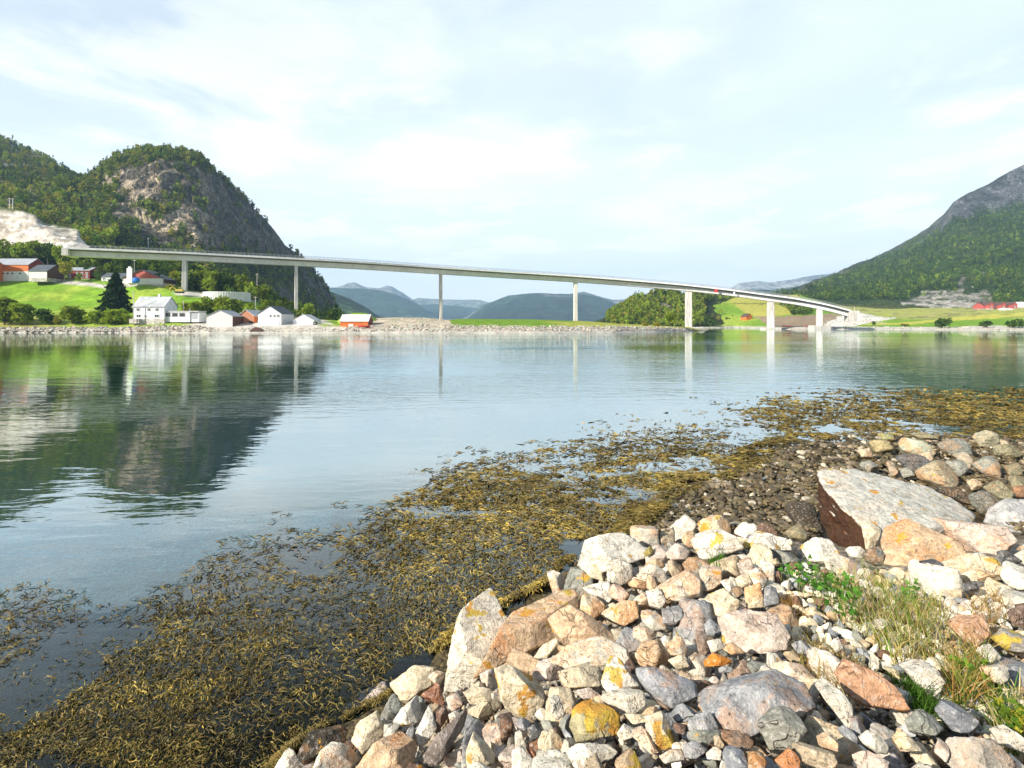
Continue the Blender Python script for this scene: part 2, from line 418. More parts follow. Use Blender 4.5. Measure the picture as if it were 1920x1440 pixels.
# ---- dome hill and the ridge beside it
DOME = [(120, 345), (150, 338), (172, 330), (185, 318), (200, 306), (220, 294), (245, 285), (290, 281), (330, 284), (355, 288), (380, 298), (398, 316), (415, 334), (440, 358), (465, 382), (492, 406), (515, 432), (535, 460), (555, 474), (575, 492), (598, 520), (615, 548), (628, 575), (640, 600), (650, 612)]
def dm_col(px, py, Pn, Nn, T):
    n = fbm(Pn * .02, 5, 51); n2 = fbm(Pn * np.array([.09, .05, .035]), 5, 52); n3 = fbm(Pn * .06, 4, 54)
    veg = blend(solid(px, (.08, .10, .020)), (.16, .16, .036), ss(-.1, .35, n))
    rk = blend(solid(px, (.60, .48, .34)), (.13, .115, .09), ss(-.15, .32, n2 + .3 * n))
    rk = blend(rk, (.125, .115, .10), ss(345, 415, px) * .8)  # right-hand face darkened: partly wet rock, partly its shade put into the colour
    cliff = inpoly(px + n * 34 + n3 * 14, py + n3 * 26, [(198, 335), (240, 308), (300, 300), (370, 302), (420, 340), (500, 412), (560, 478), (630, 575), (600, 580), (540, 500), (480, 478), (420, 474), (330, 474), (270, 450), (215, 405)])
    bare = cliff * ss(.46, .14, n3 + .25 * n - .12 * ss(330, 400, px))
    c = blend(veg, rk, bare.astype(float))
    scree = inpoly(px + n3 * 10, py + n * 8, [(140, 362), (165, 366), (178, 388), (186, 402), (168, 398), (150, 385)])
    c = blend(c, (.30, .27, .21), scree.astype(float))
    low = inpoly(px + n3 * 8, py + n * 8, [(515, 545), (535, 540), (560, 560), (560, 585), (540, 580)])
    return blend(c, (.2, .18, .15), low.astype(float))
def dl(f, D): return [(x, f(x, y), D(x)) for x, y in DOME]
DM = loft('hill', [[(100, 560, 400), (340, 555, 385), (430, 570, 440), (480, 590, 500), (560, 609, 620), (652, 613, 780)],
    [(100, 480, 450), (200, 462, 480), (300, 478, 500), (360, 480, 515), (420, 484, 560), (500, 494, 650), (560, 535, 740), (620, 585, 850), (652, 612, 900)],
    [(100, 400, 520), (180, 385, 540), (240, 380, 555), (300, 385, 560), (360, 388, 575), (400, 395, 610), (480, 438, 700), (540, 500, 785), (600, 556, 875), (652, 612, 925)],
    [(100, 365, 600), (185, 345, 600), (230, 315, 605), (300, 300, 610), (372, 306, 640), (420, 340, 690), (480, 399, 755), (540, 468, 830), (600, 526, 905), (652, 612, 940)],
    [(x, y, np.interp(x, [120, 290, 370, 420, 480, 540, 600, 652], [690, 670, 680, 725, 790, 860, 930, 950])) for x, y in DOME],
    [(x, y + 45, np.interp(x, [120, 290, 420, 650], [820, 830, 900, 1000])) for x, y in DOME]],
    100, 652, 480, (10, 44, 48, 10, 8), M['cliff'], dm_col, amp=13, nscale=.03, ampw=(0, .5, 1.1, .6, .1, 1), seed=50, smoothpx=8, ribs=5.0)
RIDGE = [(-500, 190), (-200, 215), (-60, 238), (0, 257), (30, 270), (60, 286), (90, 300), (120, 318), (150, 335), (178, 348), (215, 385)]
def rg_col(px, py, Pn, Nn, T):
    n = fbm(Pn * .02, 5, 61); n3 = fbm(Pn * .07, 4, 62)
    c = blend(solid(px, (.08, .10, .020)), (.16, .16, .036), ss(-.1, .35, n))
    c = blend(c, (.26, .25, .23), ss(.15, .3, n3) * ss(345, 290, py + n * 25))
    return blend(c, (.27, .25, .2), ss(.33, .42, n3))
RG = loft('hill', [[(-500, 500, 330), (220, 500, 345)], [(-500, 430, 400), (0, 440, 400), (220, 430, 440)], [(-500, 330, 560), (0, 350, 560), (120, 360, 560), (220, 400, 560)],
    [(x, y, np.interp(x, [-500, 0, 215], [900, 860, 700])) for x, y in RIDGE], [(x, y + 50, 1150) for x, y in RIDGE]], -500, 215, 300, (8, 26, 26, 6), M['cliff'], rg_col, amp=13, nscale=.03, ampw=(0, .5, 1, .3, 1), seed=60, smoothpx=10)

# ---- quarry cut of pale rock above the barns
def qr_col(px, py, Pn, Nn, T):
    n = fbm(Pn * .10, 5, 71); n2 = fbm(Pn * np.array([.25, .25, .5]), 4, 72)
    c = blend(solid(px, (.56, .50, .41)), (.34, .29, .22), ss(-.1, .35, n))
    c = blend(c, (.70, .66, .58), ss(.0, .4, n2))
    c = blend(c, (.22, .19, .15), ss(.18, .4, fbm(Pn * np.array([.5, .5, .9]), 4, 73)) * .7)
    c = blend(c, (.10, .12, .05), ss(2.75, 3.1, T + n * .4))
    return blend(c, (.13, .13, .06), ss(.5, .2, T + n * .5))
QR = loft('quarry_ground', [[(-400, 470, 312), (60, 470, 312), (165, 476, 306)], [(-400, 452, 318), (60, 454, 318), (165, 468, 310)], [(-400, 425, 330), (0, 425, 330), (90, 432, 330), (165, 462, 322)],
    [(-400, 380, 340), (-40, 384, 340), (0, 387, 340), (35, 394, 340), (72, 405, 342), (82, 416, 344), (112, 424, 344), (145, 431, 344), (152, 446, 340), (165, 460, 335)],
    [(-400, 400, 380), (165, 470, 380)]], -400, 165, 260, (6, 12, 16, 8), M['land'], qr_col, amp=2.6, nscale=.11, ampw=(0, .5, 1, .6, .5), seed=70)

# ---- wooded knoll beyond the headland
def kn_col(px, py, Pn, Nn, T):
    n = fbm(Pn * .03, 5, 81); n2 = fbm(Pn * .09, 4, 82)
    c = blend(solid(px, (.06, .085, .022)), (.11, .12, .035), ss(-.1, .35, n))
    c = blend(c, (.36, .33, .27), ss(.18, .34, n2) * ss(1180, 1220, px) * ss(1300, 1240, px))
    return c
KN = loft('hill', [[(1110, 609, 455), (1300, 613, 440), (1500, 600, 560)], [(1110, 604, 465), (1160, 595, 470), (1230, 585, 480), (1300, 582, 500), (1400, 585, 590), (1500, 580, 640)],
    [(1110, 604, 500), (1132, 596, 520), (1150, 582, 525), (1180, 564, 530), (1205, 552, 535), (1230, 546, 540), (1258, 547, 545), (1275, 553, 560), (1300, 553, 580), (1330, 556, 620), (1360, 558, 650), (1400, 563, 690), (1440, 570, 720), (1500, 580, 740)],
    [(1110, 607, 640), (1500, 600, 800)]], 1110, 1500, 200, (8, 18, 6), M['cliff'], kn_col, amp=7, nscale=.05, ampw=(0, .8, .3, 1), seed=80)

# ---- the low land along the shores
GRASS = np.array((.17, .30, .022)); GRASS2 = np.array((.28, .36, .045)); DRY = np.array((.36, .30, .085)); GRAV = np.array((.50, .46, .39)); SOIL = np.array((.26, .19, .12))
def lf_col(px, py, Pn, Nn, T):
    n = fbm(Pn * .04, 5, 91); n2 = fbm(Pn * .25, 4, 92)
    c = blend(solid(px, GRASS), GRASS2, ss(-.15, .25, n + .012 * (py - 565)))
    c = blend(c, (.12, .22, .018), ss(.0, .35, n2) * .5)
    # track across the top of the field and yard round the farm
    c = blend(c, GRAV * .9, ss(5, 2, np.abs(py - np.interp(px, [60, 120, 170, 240], [527, 529, 533, 545]))) * ss(90, 130, px) * ss(240, 215, px))
    c = blend(c, DRY, ss(588, 598, py + n * 10) * ss(160, 60, px) * .7)
    c = blend(c, (.06, .09, .02), ss(528, 516, py + n2 * 6))
    c = blend(c, (.055, .085, .02), ss(330, 360, px) * ss(562, 548, py + n2 * 6))
    c = blend(c, GRAV, ss(6, 2, np.abs(py - np.interp(px, [330, 360, 420, 470], [549, 552, 556, 562]))) * ss(320, 335, px) * ss(500, 470, px))
    c = blend(c, GRAV * 1.08, ss(600, 606, py + n2 * 3) * ss(340, 370, px) * ss(610, 590, px))
    c = blend(c, GRAV, ss(5, 2, np.abs(py - np.interp(px, [590, 605, 622], [598, 603, 606]))) * ss(585, 592, px) * ss(630, 618, px))
    c = blend(c, GRAV * .9, ss(1.15, .9, T))
    return c
LF = loft('shore_land', [[(-500, 629, 196), (385, 629, 195), (480, 629, 194), (650, 630, 193)],
    [(-500, 615, 202), (240, 614, 202), (300, 611, 202), (385, 612, 201), (480, 612, 200), (600, 611, 199), (650, 612, 199)],
    [(-500, 606, 212), (0, 607, 212), (240, 602, 211), (300, 599, 211), (385, 604, 211), (480, 605, 210), (560, 605, 210), (650, 607, 210)],
    [(-500, 560, 262), (0, 560, 262), (120, 563, 262), (200, 565, 255), (260, 562, 248), (340, 563, 245), (420, 576, 240), (500, 590, 240), (560, 599, 240), (650, 604, 240)],
    [(-500, 526, 290), (0, 526, 290), (60, 526, 288), (120, 527, 286), (200, 531, 280), (270, 535, 268), (340, 546, 256), (420, 557, 256), (480, 570, 262), (530, 588, 270), (560, 598, 270), (650, 604, 270)],
    [(-500, 505, 315), (0, 505, 315), (120, 500, 315), (200, 508, 310), (270, 517, 310), (340, 528, 310), (420, 540, 315), (490, 560, 320), (540, 590, 330), (570, 603, 335), (650, 606, 320)],
    [(-500, 470, 360), (100, 468, 360), (200, 475, 370), (340, 505, 380), (480, 560, 390), (560, 606, 400), (650, 611, 380)]],
    -500, 650, 460, (6, 8, 24, 16, 14, 10), M['land'], lf_col, amp=1.6, nscale=.06, ampw=(.1, .15, .3, 1, .5, .8, 1), seed=90, smoothpx=8)

def hl_col(px, py, Pn, Nn, T):
    n = fbm(Pn * .05, 5, 101); n2 = fbm(Pn * .35, 4, 102)
    c = blend(solid(px, GRASS * .80), (.30, .31, .05), ss(-.05, .3, n + .006 * (px - 1060)))
    mound = inpoly(px + n2 * 8, py * 1.0, [(690, 620), (700, 600), (715, 594), (740, 591), (800, 592), (838, 596), (846, 606), (850, 622)])
    mound = np.maximum(mound, inpoly(px + n * 6, py, [(690, 640), (690, 585), (842, 585), (842, 640)]) * (T > 1.4))
    c = blend(c, blend(solid(px, (.46, .39, .29)), (.34, .26, .16), ss(.0, .4, n)), mound.astype(float))
    c = blend(c, GRASS2 * .8, ss(.25, .4, n2) * mound * .5)
    return blend(c, GRAV * .8, ss(1.0, .85, T + .1 * n2))
HL = loft('headland', [[(610, 630, 193), (800, 629, 190), (1000, 628, 187), (1150, 627, 200), (1230, 624, 222), (1290, 622, 255), (1318, 621, 270)],
    [(610, 612, 200), (690, 611, 199), (800, 611, 197), (1000, 612, 195), (1150, 612, 208), (1230, 613, 230), (1290, 616, 262), (1318, 620, 272)],
    [(610, 606, 212), (690, 603, 212), (705, 601, 212), (740, 599, 212), (800, 600, 212), (840, 603, 212), (860, 603, 212), (1000, 605, 214), (1100, 606, 222), (1150, 608, 228), (1230, 612, 242), (1290, 615, 268), (1318, 620, 274)],
    [(610, 603, 240), (690, 598, 235), (705, 597, 235), (740, 595, 235), (800, 596, 235), (838, 600, 240), (860, 598, 260), (1000, 599, 262), (1100, 602, 264), (1150, 606, 262), (1230, 610, 262), (1290, 613, 275), (1318, 619, 280)],
    [(610, 606, 320), (860, 605, 345), (1000, 604, 352), (1100, 605, 355), (1150, 608, 330), (1230, 611, 310), (1318, 620, 290)],
    [(610, 614, 350), (1000, 614, 372), (1100, 614, 372), (1318, 622, 300)]], 610, 1318, 320, (6, 8, 12, 8, 3), M['land'], hl_col, amp=1.0, nscale=.12, ampw=(.1, .3, .5, .3, .3, 0), seed=100, smoothpx=6)

# grassy hump behind the small red boathouse
def hump_col(px, py, Pn, Nn, T): return blend(solid(px, GRASS * .9), GRASS2, ss(-.1, .3, fbm(Pn * .2, 4, 105)))
loft('grass_bank', [[(632, 612, 207), (715, 612, 207)], [(632, 604, 210), (650, 598, 210), (690, 597, 210), (715, 606, 210)], [(632, 602, 216), (648, 590, 216), (665, 586, 216), (688, 587, 216), (702, 595, 216), (715, 604, 216)], [(632, 606, 228), (715, 606, 228)]],
    632, 715, 60, (5, 6, 6), M['land'], hump_col, amp=.5, nscale=.25, ampw=(0, 1, .5, 0), seed=104)

def rs_col(px, py, Pn, Nn, T):
    n = fbm(Pn * .02, 5, 111); n2 = fbm(Pn * .1, 4, 112)
    c = blend(solid(px, GRASS * .9), GRASS2, ss(-.1, .3, n))
    up = ss(1.5, 2.3, T) 
    yel = inpoly(px + n2 * 5, py + n2 * 2, [(1362, 556), (1500, 552), (1500, 590), (1420, 594), (1395, 585), (1372, 568)])
    c = blend(c, (.40, .36, .07), yel.astype(float) * .9)
    c = blend(c, (.13, .15, .03), (yel & (np.abs(py - np.interp(px, [1380, 1460], [569, 570])) < .9)).astype(float))
    soil = inpoly(px + n2 * 5, py, [(1415, 594), (1500, 592), (1560, 588), (1595, 592), (1590, 611), (1445, 613)])
    c = blend(c, SOIL, soil.astype(float))
    far = ss(1560, 1600, px) * ss(599, 592, py + n * 8)
    c = blend(c, blend(solid(px, (.33, .35, .07)), (.38, .34, .13), ss(-.1, .3, n2)), far)
    c = blend(c, (.46, .42, .07), inpoly(px, py + n2 * 2, [(1590, 611), (1700, 604), (1830, 591), (1960, 583), (2300, 572), (2300, 580), (1960, 589), (1840, 598), (1720, 607), (1620, 610)]).astype(float) * .85)
    bank = inpoly(px + n2 * 4, py + n2 * 2, [(1540, 613), (1560, 600), (1590, 586), (1612, 586), (1650, 594), (1690, 597), (1640, 603), (1605, 612)])
    c = blend(c, (.62, .58, .50), bank.astype(float))
    c = blend(c, GRAV, inpoly(px + n2 * 6, py, [(1790, 613), (1830, 611), (1870, 610), (1900, 612), (2000, 613), (2000, 625), (1700, 625), (1600, 619), (1600, 613), (1700, 613)]).astype(float) * .9)
    rough = ss(.12, .3, n2) * far
    c = blend(c, (.12, .14, .04), rough * .7)
    return blend(c, GRAV * .95, ss(1.25, 1.0, T))
RS = loft('shore_land', [[(1300, 616.5, 428), (1380, 616, 455), (1420, 617, 400), (1445, 618.5, 335), (1535, 618.5, 325), (1600, 619, 325), (1750, 620, 295), (1920, 622, 262), (2300, 624, 235)],
    [(1300, 614, 440), (1380, 613, 465), (1420, 613.5, 420), (1445, 614, 345), (1535, 614, 335), (1600, 614, 335), (1750, 615, 306), (1920, 615, 275), (2300, 615, 246)],
    [(1300, 608, 470), (1350, 606, 490), (1420, 605, 460), (1500, 605, 400), (1560, 607, 375), (1600, 607, 370), (1750, 608, 340), (1920, 606, 320), (2300, 602, 290)],
    [(1300, 590, 540), (1330, 575, 560), (1380, 568, 580), (1440, 566, 590), (1500, 570, 580), (1540, 590, 460), (1560, 596, 420), (1590, 597, 410), (1620, 597, 400), (1690, 597, 400), (1750, 596, 400), (1920, 585, 400), (2300, 572, 360)],
    [(1300, 580, 620), (1340, 566, 640), (1380, 557, 660), (1500, 553, 680), (1560, 572, 600), (1640, 580, 560), (1750, 580, 540), (1920, 578, 520), (2300, 565, 460)],
    [(1300, 590, 760), (1500, 572, 800), (1920, 572, 640), (2300, 565, 560)]], 1300, 2300, 400, (5, 10, 22, 16, 6), M['land'], rs_col, amp=1.4, nscale=.05, ampw=(.05, .15, .4, .8, 1, 1), seed=110, smoothpx=6)
# rocky islet under the sixth pier
def is_col(px, py, Pn, Nn, T): return blend(solid(px, (.50, .47, .41)), (.25, .22, .17), ss(.45, .15, Pn[..., 2] / 2.0))
loft('islet', [[(1240, 618, 338), (1330, 618, 338)], [(1240, 617.4, 342), (1262, 613.5, 342), (1318, 613, 342), (1330, 617, 342)], [(1240, 617, 352), (1262, 613, 352), (1318, 613, 352), (1330, 617, 352)], [(1240, 618, 362), (1330, 618, 362)]],
    1240, 1330, 60, (5, 6, 5), M['stones_far'], is_col, amp=.7, nscale=.4, seed=120)
# ================================================================== bridge
def catmull(ctrl, n):
    c = np.array(ctrl, float); d = np.r_[0, np.cumsum(np.linalg.norm(np.diff(c, axis=0), axis=1))]
    t = np.linspace(0, d[-1], n)
    m = np.gradient(c, d, axis=0)
    i = np.clip(np.searchsorted(d, t, 'right') - 1, 0, len(d) - 2); h = (d[i + 1] - d[i])[:, None]; s = ((t - d[i])[:, None]) / h
    return (2 * s**3 - 3 * s**2 + 1) * c[i] + (s**3 - 2 * s**2 + s) * h * m[i] + (-2 * s**3 + 3 * s**2) * c[i + 1] + (s**3 - s**2) * h * m[i + 1]

DECK = [(135, 467, 250), (240, 471.5, 257), (340, 475.5, 265), (440, 480.5, 275), (555, 486.5, 286), (640, 491, 296), (823, 503, 322), (950, 511, 335), (1080, 519, 343), (1200, 528, 345), (1292, 536, 343), (1370, 544.5, 337), (1442, 554, 330), (1500, 562, 325), (1535, 568.5, 321), (1592, 583, 316)]
bpath = catmull([at(x, y, D) for x, y, D in DECK], 160)
btan = np.gradient(bpath, axis=0); btan[:, 2] *= 1; btan /= np.linalg.norm(btan, axis=1)[:, None]
bside = np.cross(btan, (0, 0, 1.0)); bside /= np.linalg.norm(bside, axis=1)[:, None]      # towards the viewer's side

def sweep(sec, i0=0, i1=None):
    """sec: list of (sideways, up) closed section"""
    i1 = len(bpath) if i1 is None else i1; n = len(sec); V = []; Fs = []
    for k in range(i0, i1):
        for a, b in sec: V.append(bpath[k] + bside[k] * a + np.array([0, 0, b]))
    for k in range(i1 - i0 - 1):
        for q in range(n): Fs.append((k * n + q, k * n + (q + 1) % n, (k + 1) * n + (q + 1) % n, (k + 1) * n + q))
    Fs.append(tuple(range(n))); Fs.append(tuple((i1 - i0 - 1) * n + q for q in range(n))[::-1])
    m = MB(); m.add(V, Fs); return m
BR = empty('bridge', bpath[0]); tag(BR, 'long grey concrete road bridge rising over the fjord on slender piers', 'bridge')
def bpart(m, name, mat):
    o = m.build(name, mat, BR); o.matrix_parent_inverse = Matrix.Translation(-Vector(bpath[0])); return o
bpart(sweep([(-2.5, -1.15), (2.5, -1.15), (2.15, -3.5), (-2.15, -3.5)]), 'girder', M['concrete_pale'])
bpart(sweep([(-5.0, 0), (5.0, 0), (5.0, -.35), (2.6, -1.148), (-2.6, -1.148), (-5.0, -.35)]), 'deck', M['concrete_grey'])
bpart(sweep([(-4.4, .004), (4.4, .004), (4.4, .03), (-4.4, .03)]), 'road_surface', M['asphalt'])
for s in (1, -1):
    bpart(sweep([(s * 5.002, .28), (s * 5.28, .28), (s * 5.28, -.62), (s * 5.002, -.62)]), 'edge_beam', M['concrete_pale'])
    r = MB()
    for h in (.62, .92, 1.25):
        q = sweep([(s * 5.08, .28 + h - .045), (s * 5.18, .28 + h - .045), (s * 5.18, .28 + h + .045), (s * 5.08, .28 + h + .045)]); r.add(q.v, q.f)
    L = np.r_[0, np.cumsum(np.linalg.norm(np.diff(bpath, axis=0), axis=1))]
    for d in np.arange(1, L[-1], 2.0):
        p = np.array([np.interp(d, L, bpath[:, k]) for k in range(3)]); sd = np.array([np.interp(d, L, bside[:, k]) for k in range(3)])
        c = p + sd * s * 5.13; r.box(c[0] - .05, c[0] + .05, c[1] - .05, c[1] + .05, c[2] + .28, c[2] + 1.52)
    bpart(r, 'railing', M['galv'])
# piers: bearing px, foot px, length along the bridge, width across
for px, pyb, tl, wd in [(343.5, 546, 2.0, 4.6), (555, 592, 1.7, 4.6), (823, 600, 1.5, 2.9), (1080, 606, 2.2, 3.0), (1292, 617, 4.0, 3.0), (1442, 617, 4.0, 3.0), (1535.5, 612, 3.2, 3.0)]:
    # where the sight line meets the bridge
    k = int(np.argmin(np.abs((CX + bpath[:, 0] / bpath[:, 1] * F) - px))); c = bpath[k]; D = c[1]
    z0 = H + (CY - pyb) / F * D - 2.0; z1 = c[2] - 3.49
    a = np.array([btan[k][0], btan[k][1], 0]); a /= np.linalg.norm(a); b = np.array([bside[k][0], bside[k][1], 0])
    m = MB(); V = []
    ring = [(-1, -.86), (-.86, -1), (.86, -1), (1, -.86), (1, .86), (.86, 1), (-.86, 1), (-1, .86)]
    hs = [(z0, 1.05), (z1 - 1.2, 1.0), (z1 - .9, 1.0), (z1, 1.02)]
    for zz, sc in hs:
        for u, v in ring: V.append(np.array([c[0], c[1], 0]) + a * u * tl / 2 * sc + b * v * wd / 2 * sc + np.array([0, 0, zz]))
    Fs = []
    for q in range(len(hs) - 1):
        for w in range(8): Fs.append((q * 8 + w, q * 8 + (w + 1) % 8, q * 8 + 8 + (w + 1) % 8, q * 8 + 8 + w))
    Fs += [tuple(range(8))[::-1], tuple((len(hs) - 1) * 8 + w for w in range(8))]
    m.add(V, Fs); po = bpart(m, 'pier', M['concrete'])
    if px > 1200:
        f = MB(); f.box(c[0] - 5, c[0] + 5, c[1] - 3.4, c[1] + 3.4, -1.5, max(.9, z0 + 2.6)); q = f.build('footing', M['concrete'], po)
# abutments
for k, w in ((0, -1), (len(bpath) - 1, 1)):
    c = bpath[k]; a = btan[k] * w; a = np.array([a[0], a[1], 0]); a /= np.linalg.norm(a); b = np.array([bside[k][0], bside[k][1], 0])
    V = []
    for zz in (c[2] - (3.6 if w < 0 else 6), c[2] - .02):
        for u, v in ((-.5, -5.25), (-.5, 5.25), (2.0, 5.25), (2.0, -5.25)) if w < 0 else ((-1.2, -5.2), (-1.2, 5.2), (4, 5.2), (4, -5.2)): V.append(np.array([c[0], c[1], 0]) + a * u + b * v + np.array([0, 0, zz]))
    m = MB(); m.add(V, [(3, 2, 1, 0), (4, 5, 6, 7), (0, 1, 5, 4), (1, 2, 6, 5), (2, 3, 7, 6), (3, 0, 4, 7)]); bpart(m, 'abutment', M['concrete'])
def on_bridge(px):
    k = int(np.argmin(np.abs((CX + bpath[:, 0] / bpath[:, 1] * F) - px))); return bpath[k], btan[k], bside[k]
for nm, px, mt, lab, w, h in (('warning_board', 1338, 'red', 'small red board hung on the outer face of the bridge deck', 1.7, 1.9), ('marker_board', 1378, 'paint_white', 'small pale board hung on the bridge deck past the red one', .9, 1.5)):
    c, t, s = on_bridge(px); p = c + s * 5.36
    e = empty(nm, p + np.array([0, 0, -2.6]), math.atan2(t[1], t[0])); tag(e, lab, 'board')
    m = MB(); m.box(-w / 2, w / 2, -.06, .06, 0, h); m.build('panel', M[mt], e)
    m = MB(); m.box(-w / 2 + .1, -w / 2 + .25, .061, .12, 0, 2.6); m.box(w / 2 - .25, w / 2 - .1, .061, .12, 0, 2.6); m.build('bracket', M['galv'], e)
# a few lamps/markers standing on the deck near the far end
# ================================================================== buildings
def windows(root, wl, W, Dp, frame='paint_white'):
    for face, u, z, w, h in wl:
        m = MB(); g = MB(); e = .12
        def bx(mm, a0, a1, z0, z1, p0, p1):
            if face == 'f': mm.box(u + a0, u + a1, -Dp / 2 - p1, -Dp / 2 - p0, z0, z1)
            else: mm.box(W / 2 + p0, W / 2 + p1, u + a0, u + a1, z0, z1)
        bx(m, -w / 2 - e, -w / 2, z - e, z + h + e, .003, .12); bx(m, w / 2, w / 2 + e, z - e, z + h + e, .003, .12)
        bx(m, -w / 2, w / 2, z + h, z + h + e, .003, .12); bx(m, -w / 2, w / 2, z - e, z, .003, .12)
        bx(m, -.04, .04, z, z + h, .05, .10)
        o = m.build('window', M[frame], root)
        bx(g, -w / 2 + .001, w / 2 - .001, z + .001, z + h - .001, .003, .045); g.build('pane', M['glass'], o)

def house(name, label, cat, px0, px1, py_base, py_eave, py_ridge, D, depth, ridge='x', wall='white_wood', roof='roof_grey', side=None, win=(), found=0.0, rot=0.0, chimney=None, door=None, over=.35, group=None, gable=None):
    W = (px1 - px0) / F * D
    c = at((px0 + px1) / 2, py_base, D); hw = (py_base - py_eave) / F * D; hr = (py_base - py_ridge) / F * D
    e = empty(name, (c[0], c[1] + depth / 2, c[2]), rot); tag(e, label, cat, group)
    hx, hy = W / 2, depth / 2
    m = MB()
    if ridge == 'x':
        m.prism([(-hy, found), (hy, found), (hy, hw), (0, hr), (-hy, hw)], 'x', -hx, hx)
    else:
        m.prism([(-hx, found), (hx, found), (hx, hw), (0, hr), (-hx, hw)], 'y', -hy, hy)
    m.build('wall', M[wall], e)
    fm = MB(); fm.box(-hx - .04, hx + .04, -hy - .04, hy + .04, -2.0, found - .001 if found else .02); fm.build('foundation', M['stone_wall'], e)
    r = MB(); th = .16
    if ridge == 'x':
        sl = (hr - hw) / hy; o = over
        for s in (-1, 1):
            r.prism([(0.0, hr + .01), (s * (hy + o), hw - o * sl + .01), (s * (hy + o), hw - o * sl + .01 + th), (0.0, hr + .01 + th)], 'x', -hx - o, hx + o)
    else:
        sl = (hr - hw) / hx; o = over
        for s in (-1, 1):
            r.prism([(0.0, hr + .01), (s * (hx + o), hw - o * sl + .01), (s * (hx + o), hw - o * sl + .01 + th), (0.0, hr + .01 + th)], 'y', -hy - o, hy + o)
    ro = r.build('roof', M[roof], e)
    if side:
        s2 = MB()
        if ridge == 'x': s2.prism([(-hy, found), (hy, found), (hy, hw - .06), (0, hr - .06), (-hy, hw - .06)], 'x', hx + .003, hx + .07)
        else: s2.box(hx + .003, hx + .07, -hy, hy, found, hw - .1)
        s2.build('side_wall', M[side], e)
    windows(e, win, W, depth)
    if door:
        u, w, h, mt = door; d = MB(); d.box(u - w / 2, u + w / 2, -hy - .08, -hy - .003, found, found + h); dd = d.build('door', M[mt], e)
        k = MB(); k.box(u + w / 2 - .22, u + w / 2 - .12, -hy - .14, -hy - .081, found + h * .45, found + h * .52); k.build('handle', M['galv'], dd)
    if chimney:
        u, v, w, z0, z1 = chimney; k = MB(); k.box(u - w / 2, u + w / 2, v - w / 2, v + w / 2, z0, z1); k.box(u - w / 2 - .08, u + w / 2 + .08, v - w / 2 - .08, v + w / 2 + .08, z1 + .002, z1 + .2); k.build('chimney', M['paint_white'], ro)
    return e, W, hw, hr

# farm on the hill
b, W, hw, hr = house('barn', 'large orange barn with grey roof and white ground floor on the hillside farm', 'barn', -16, 53, 523, 496, 483, 288, 11, 'x', 'orange_wood', 'roof_grey', side='red_wood')  # shade on the gable end is put into its dark red side wall
m = MB(); m.box(-W / 2 - .03, W / 2 + .075, -5.56, 5.5, -1.0, 4.1); m.build('lower_wall', M['grey_white_wood'], b)
for u in (-4, -1.5, 1, 5): m = MB(); m.box(u, u + .9, -5.62, -5.563, 2.6, 3.4); m.build('window', M['glass'], b)
house('barn', 'orange gable end cut by the edge of the picture beside the orange barn', 'barn', -130, -36, 524, 492, 478, 276, 12, 'x', 'red_wood', 'roof_grey', side='orange_wood')
house('outbuilding', 'low white outbuilding with dark slate roof joined to the orange barn', 'outbuilding', 54, 88, 521, 508, 495, 280, 11, 'x', 'grey_white_wood', 'roof_slate', side='brown_wood')
house('farmhouse', 'dark red farmhouse with grey roof and white windows above the field', 'house', 126, 168, 523, 507, 500.5, 290, 8, 'x', 'red_wood', 'roof_grey', win=[('f', -4.8, .6, 1.2, 1.9), ('f', -.5, 2.5, .9, 1.1), ('f', 2.0, 2.5, .9, 1.1), ('f', 4.6, 2.4, .8, 1.1), ('f', -.3, .5, .9, 1.1), ('f', 2.2, .5, .9, 1.1), ('f', 4.6, .5, .8, 1.1)])
house('shed', 'low dark shed with grey roof beside the dark red farmhouse', 'shed', 169, 188, 522, 515, 511, 294, 6, 'x', 'brown_wood', 'roof_slate')
house('cottage', 'low cottage with dark roof half behind the big dark spruce', 'house', 190, 236, 526, 519, 511, 284, 9, 'x', 'grey_white_wood', 'roof_slate', win=[('f', -5, .6, 1.2, .9), ('f', 3, .6, 1.2, .9)])
b, W, hw, hr = house('bungalow', 'faded red gabled bungalow with white chimney beneath the bridge deck', 'house', 226, 306, 531, 523, 506, 268, 10, 'y', 'pink_wood', 'roof_slate', side='brown_wood', over=.6, win=[('f', 5.2, .7, .8, .6)])
m = MB(); m.box(-W / 2 - .03, W / 2 + .05, -5.06, 5, -.5, 2.4); m.build('lower_wall', M['grey_white_wood'], b)
m = MB(); m.box(-7.0, -4.4, -5.9, -5.063, 0, 7.4); m.box(-6.3, -5.1, -5.8, -5.0, 7.402, 8.3); m.build('chimney', M['paint_white'], b)
c = at(255, 529, 259)
e = empty('tarpaulin', c); tag(e, 'blue tarpaulin over a pile in front of the white chimney', 'tarpaulin')
V, Fc = ICO[3]; n = 1 + .12 * fbm(V * 2, 3, 5)
link('sheet', npmesh('sheet', V * n[:, None] * np.array([1.7, 1.3, 1.6]) + np.array([0, 0, 1.0]), Fc, M['blue'], True), e)

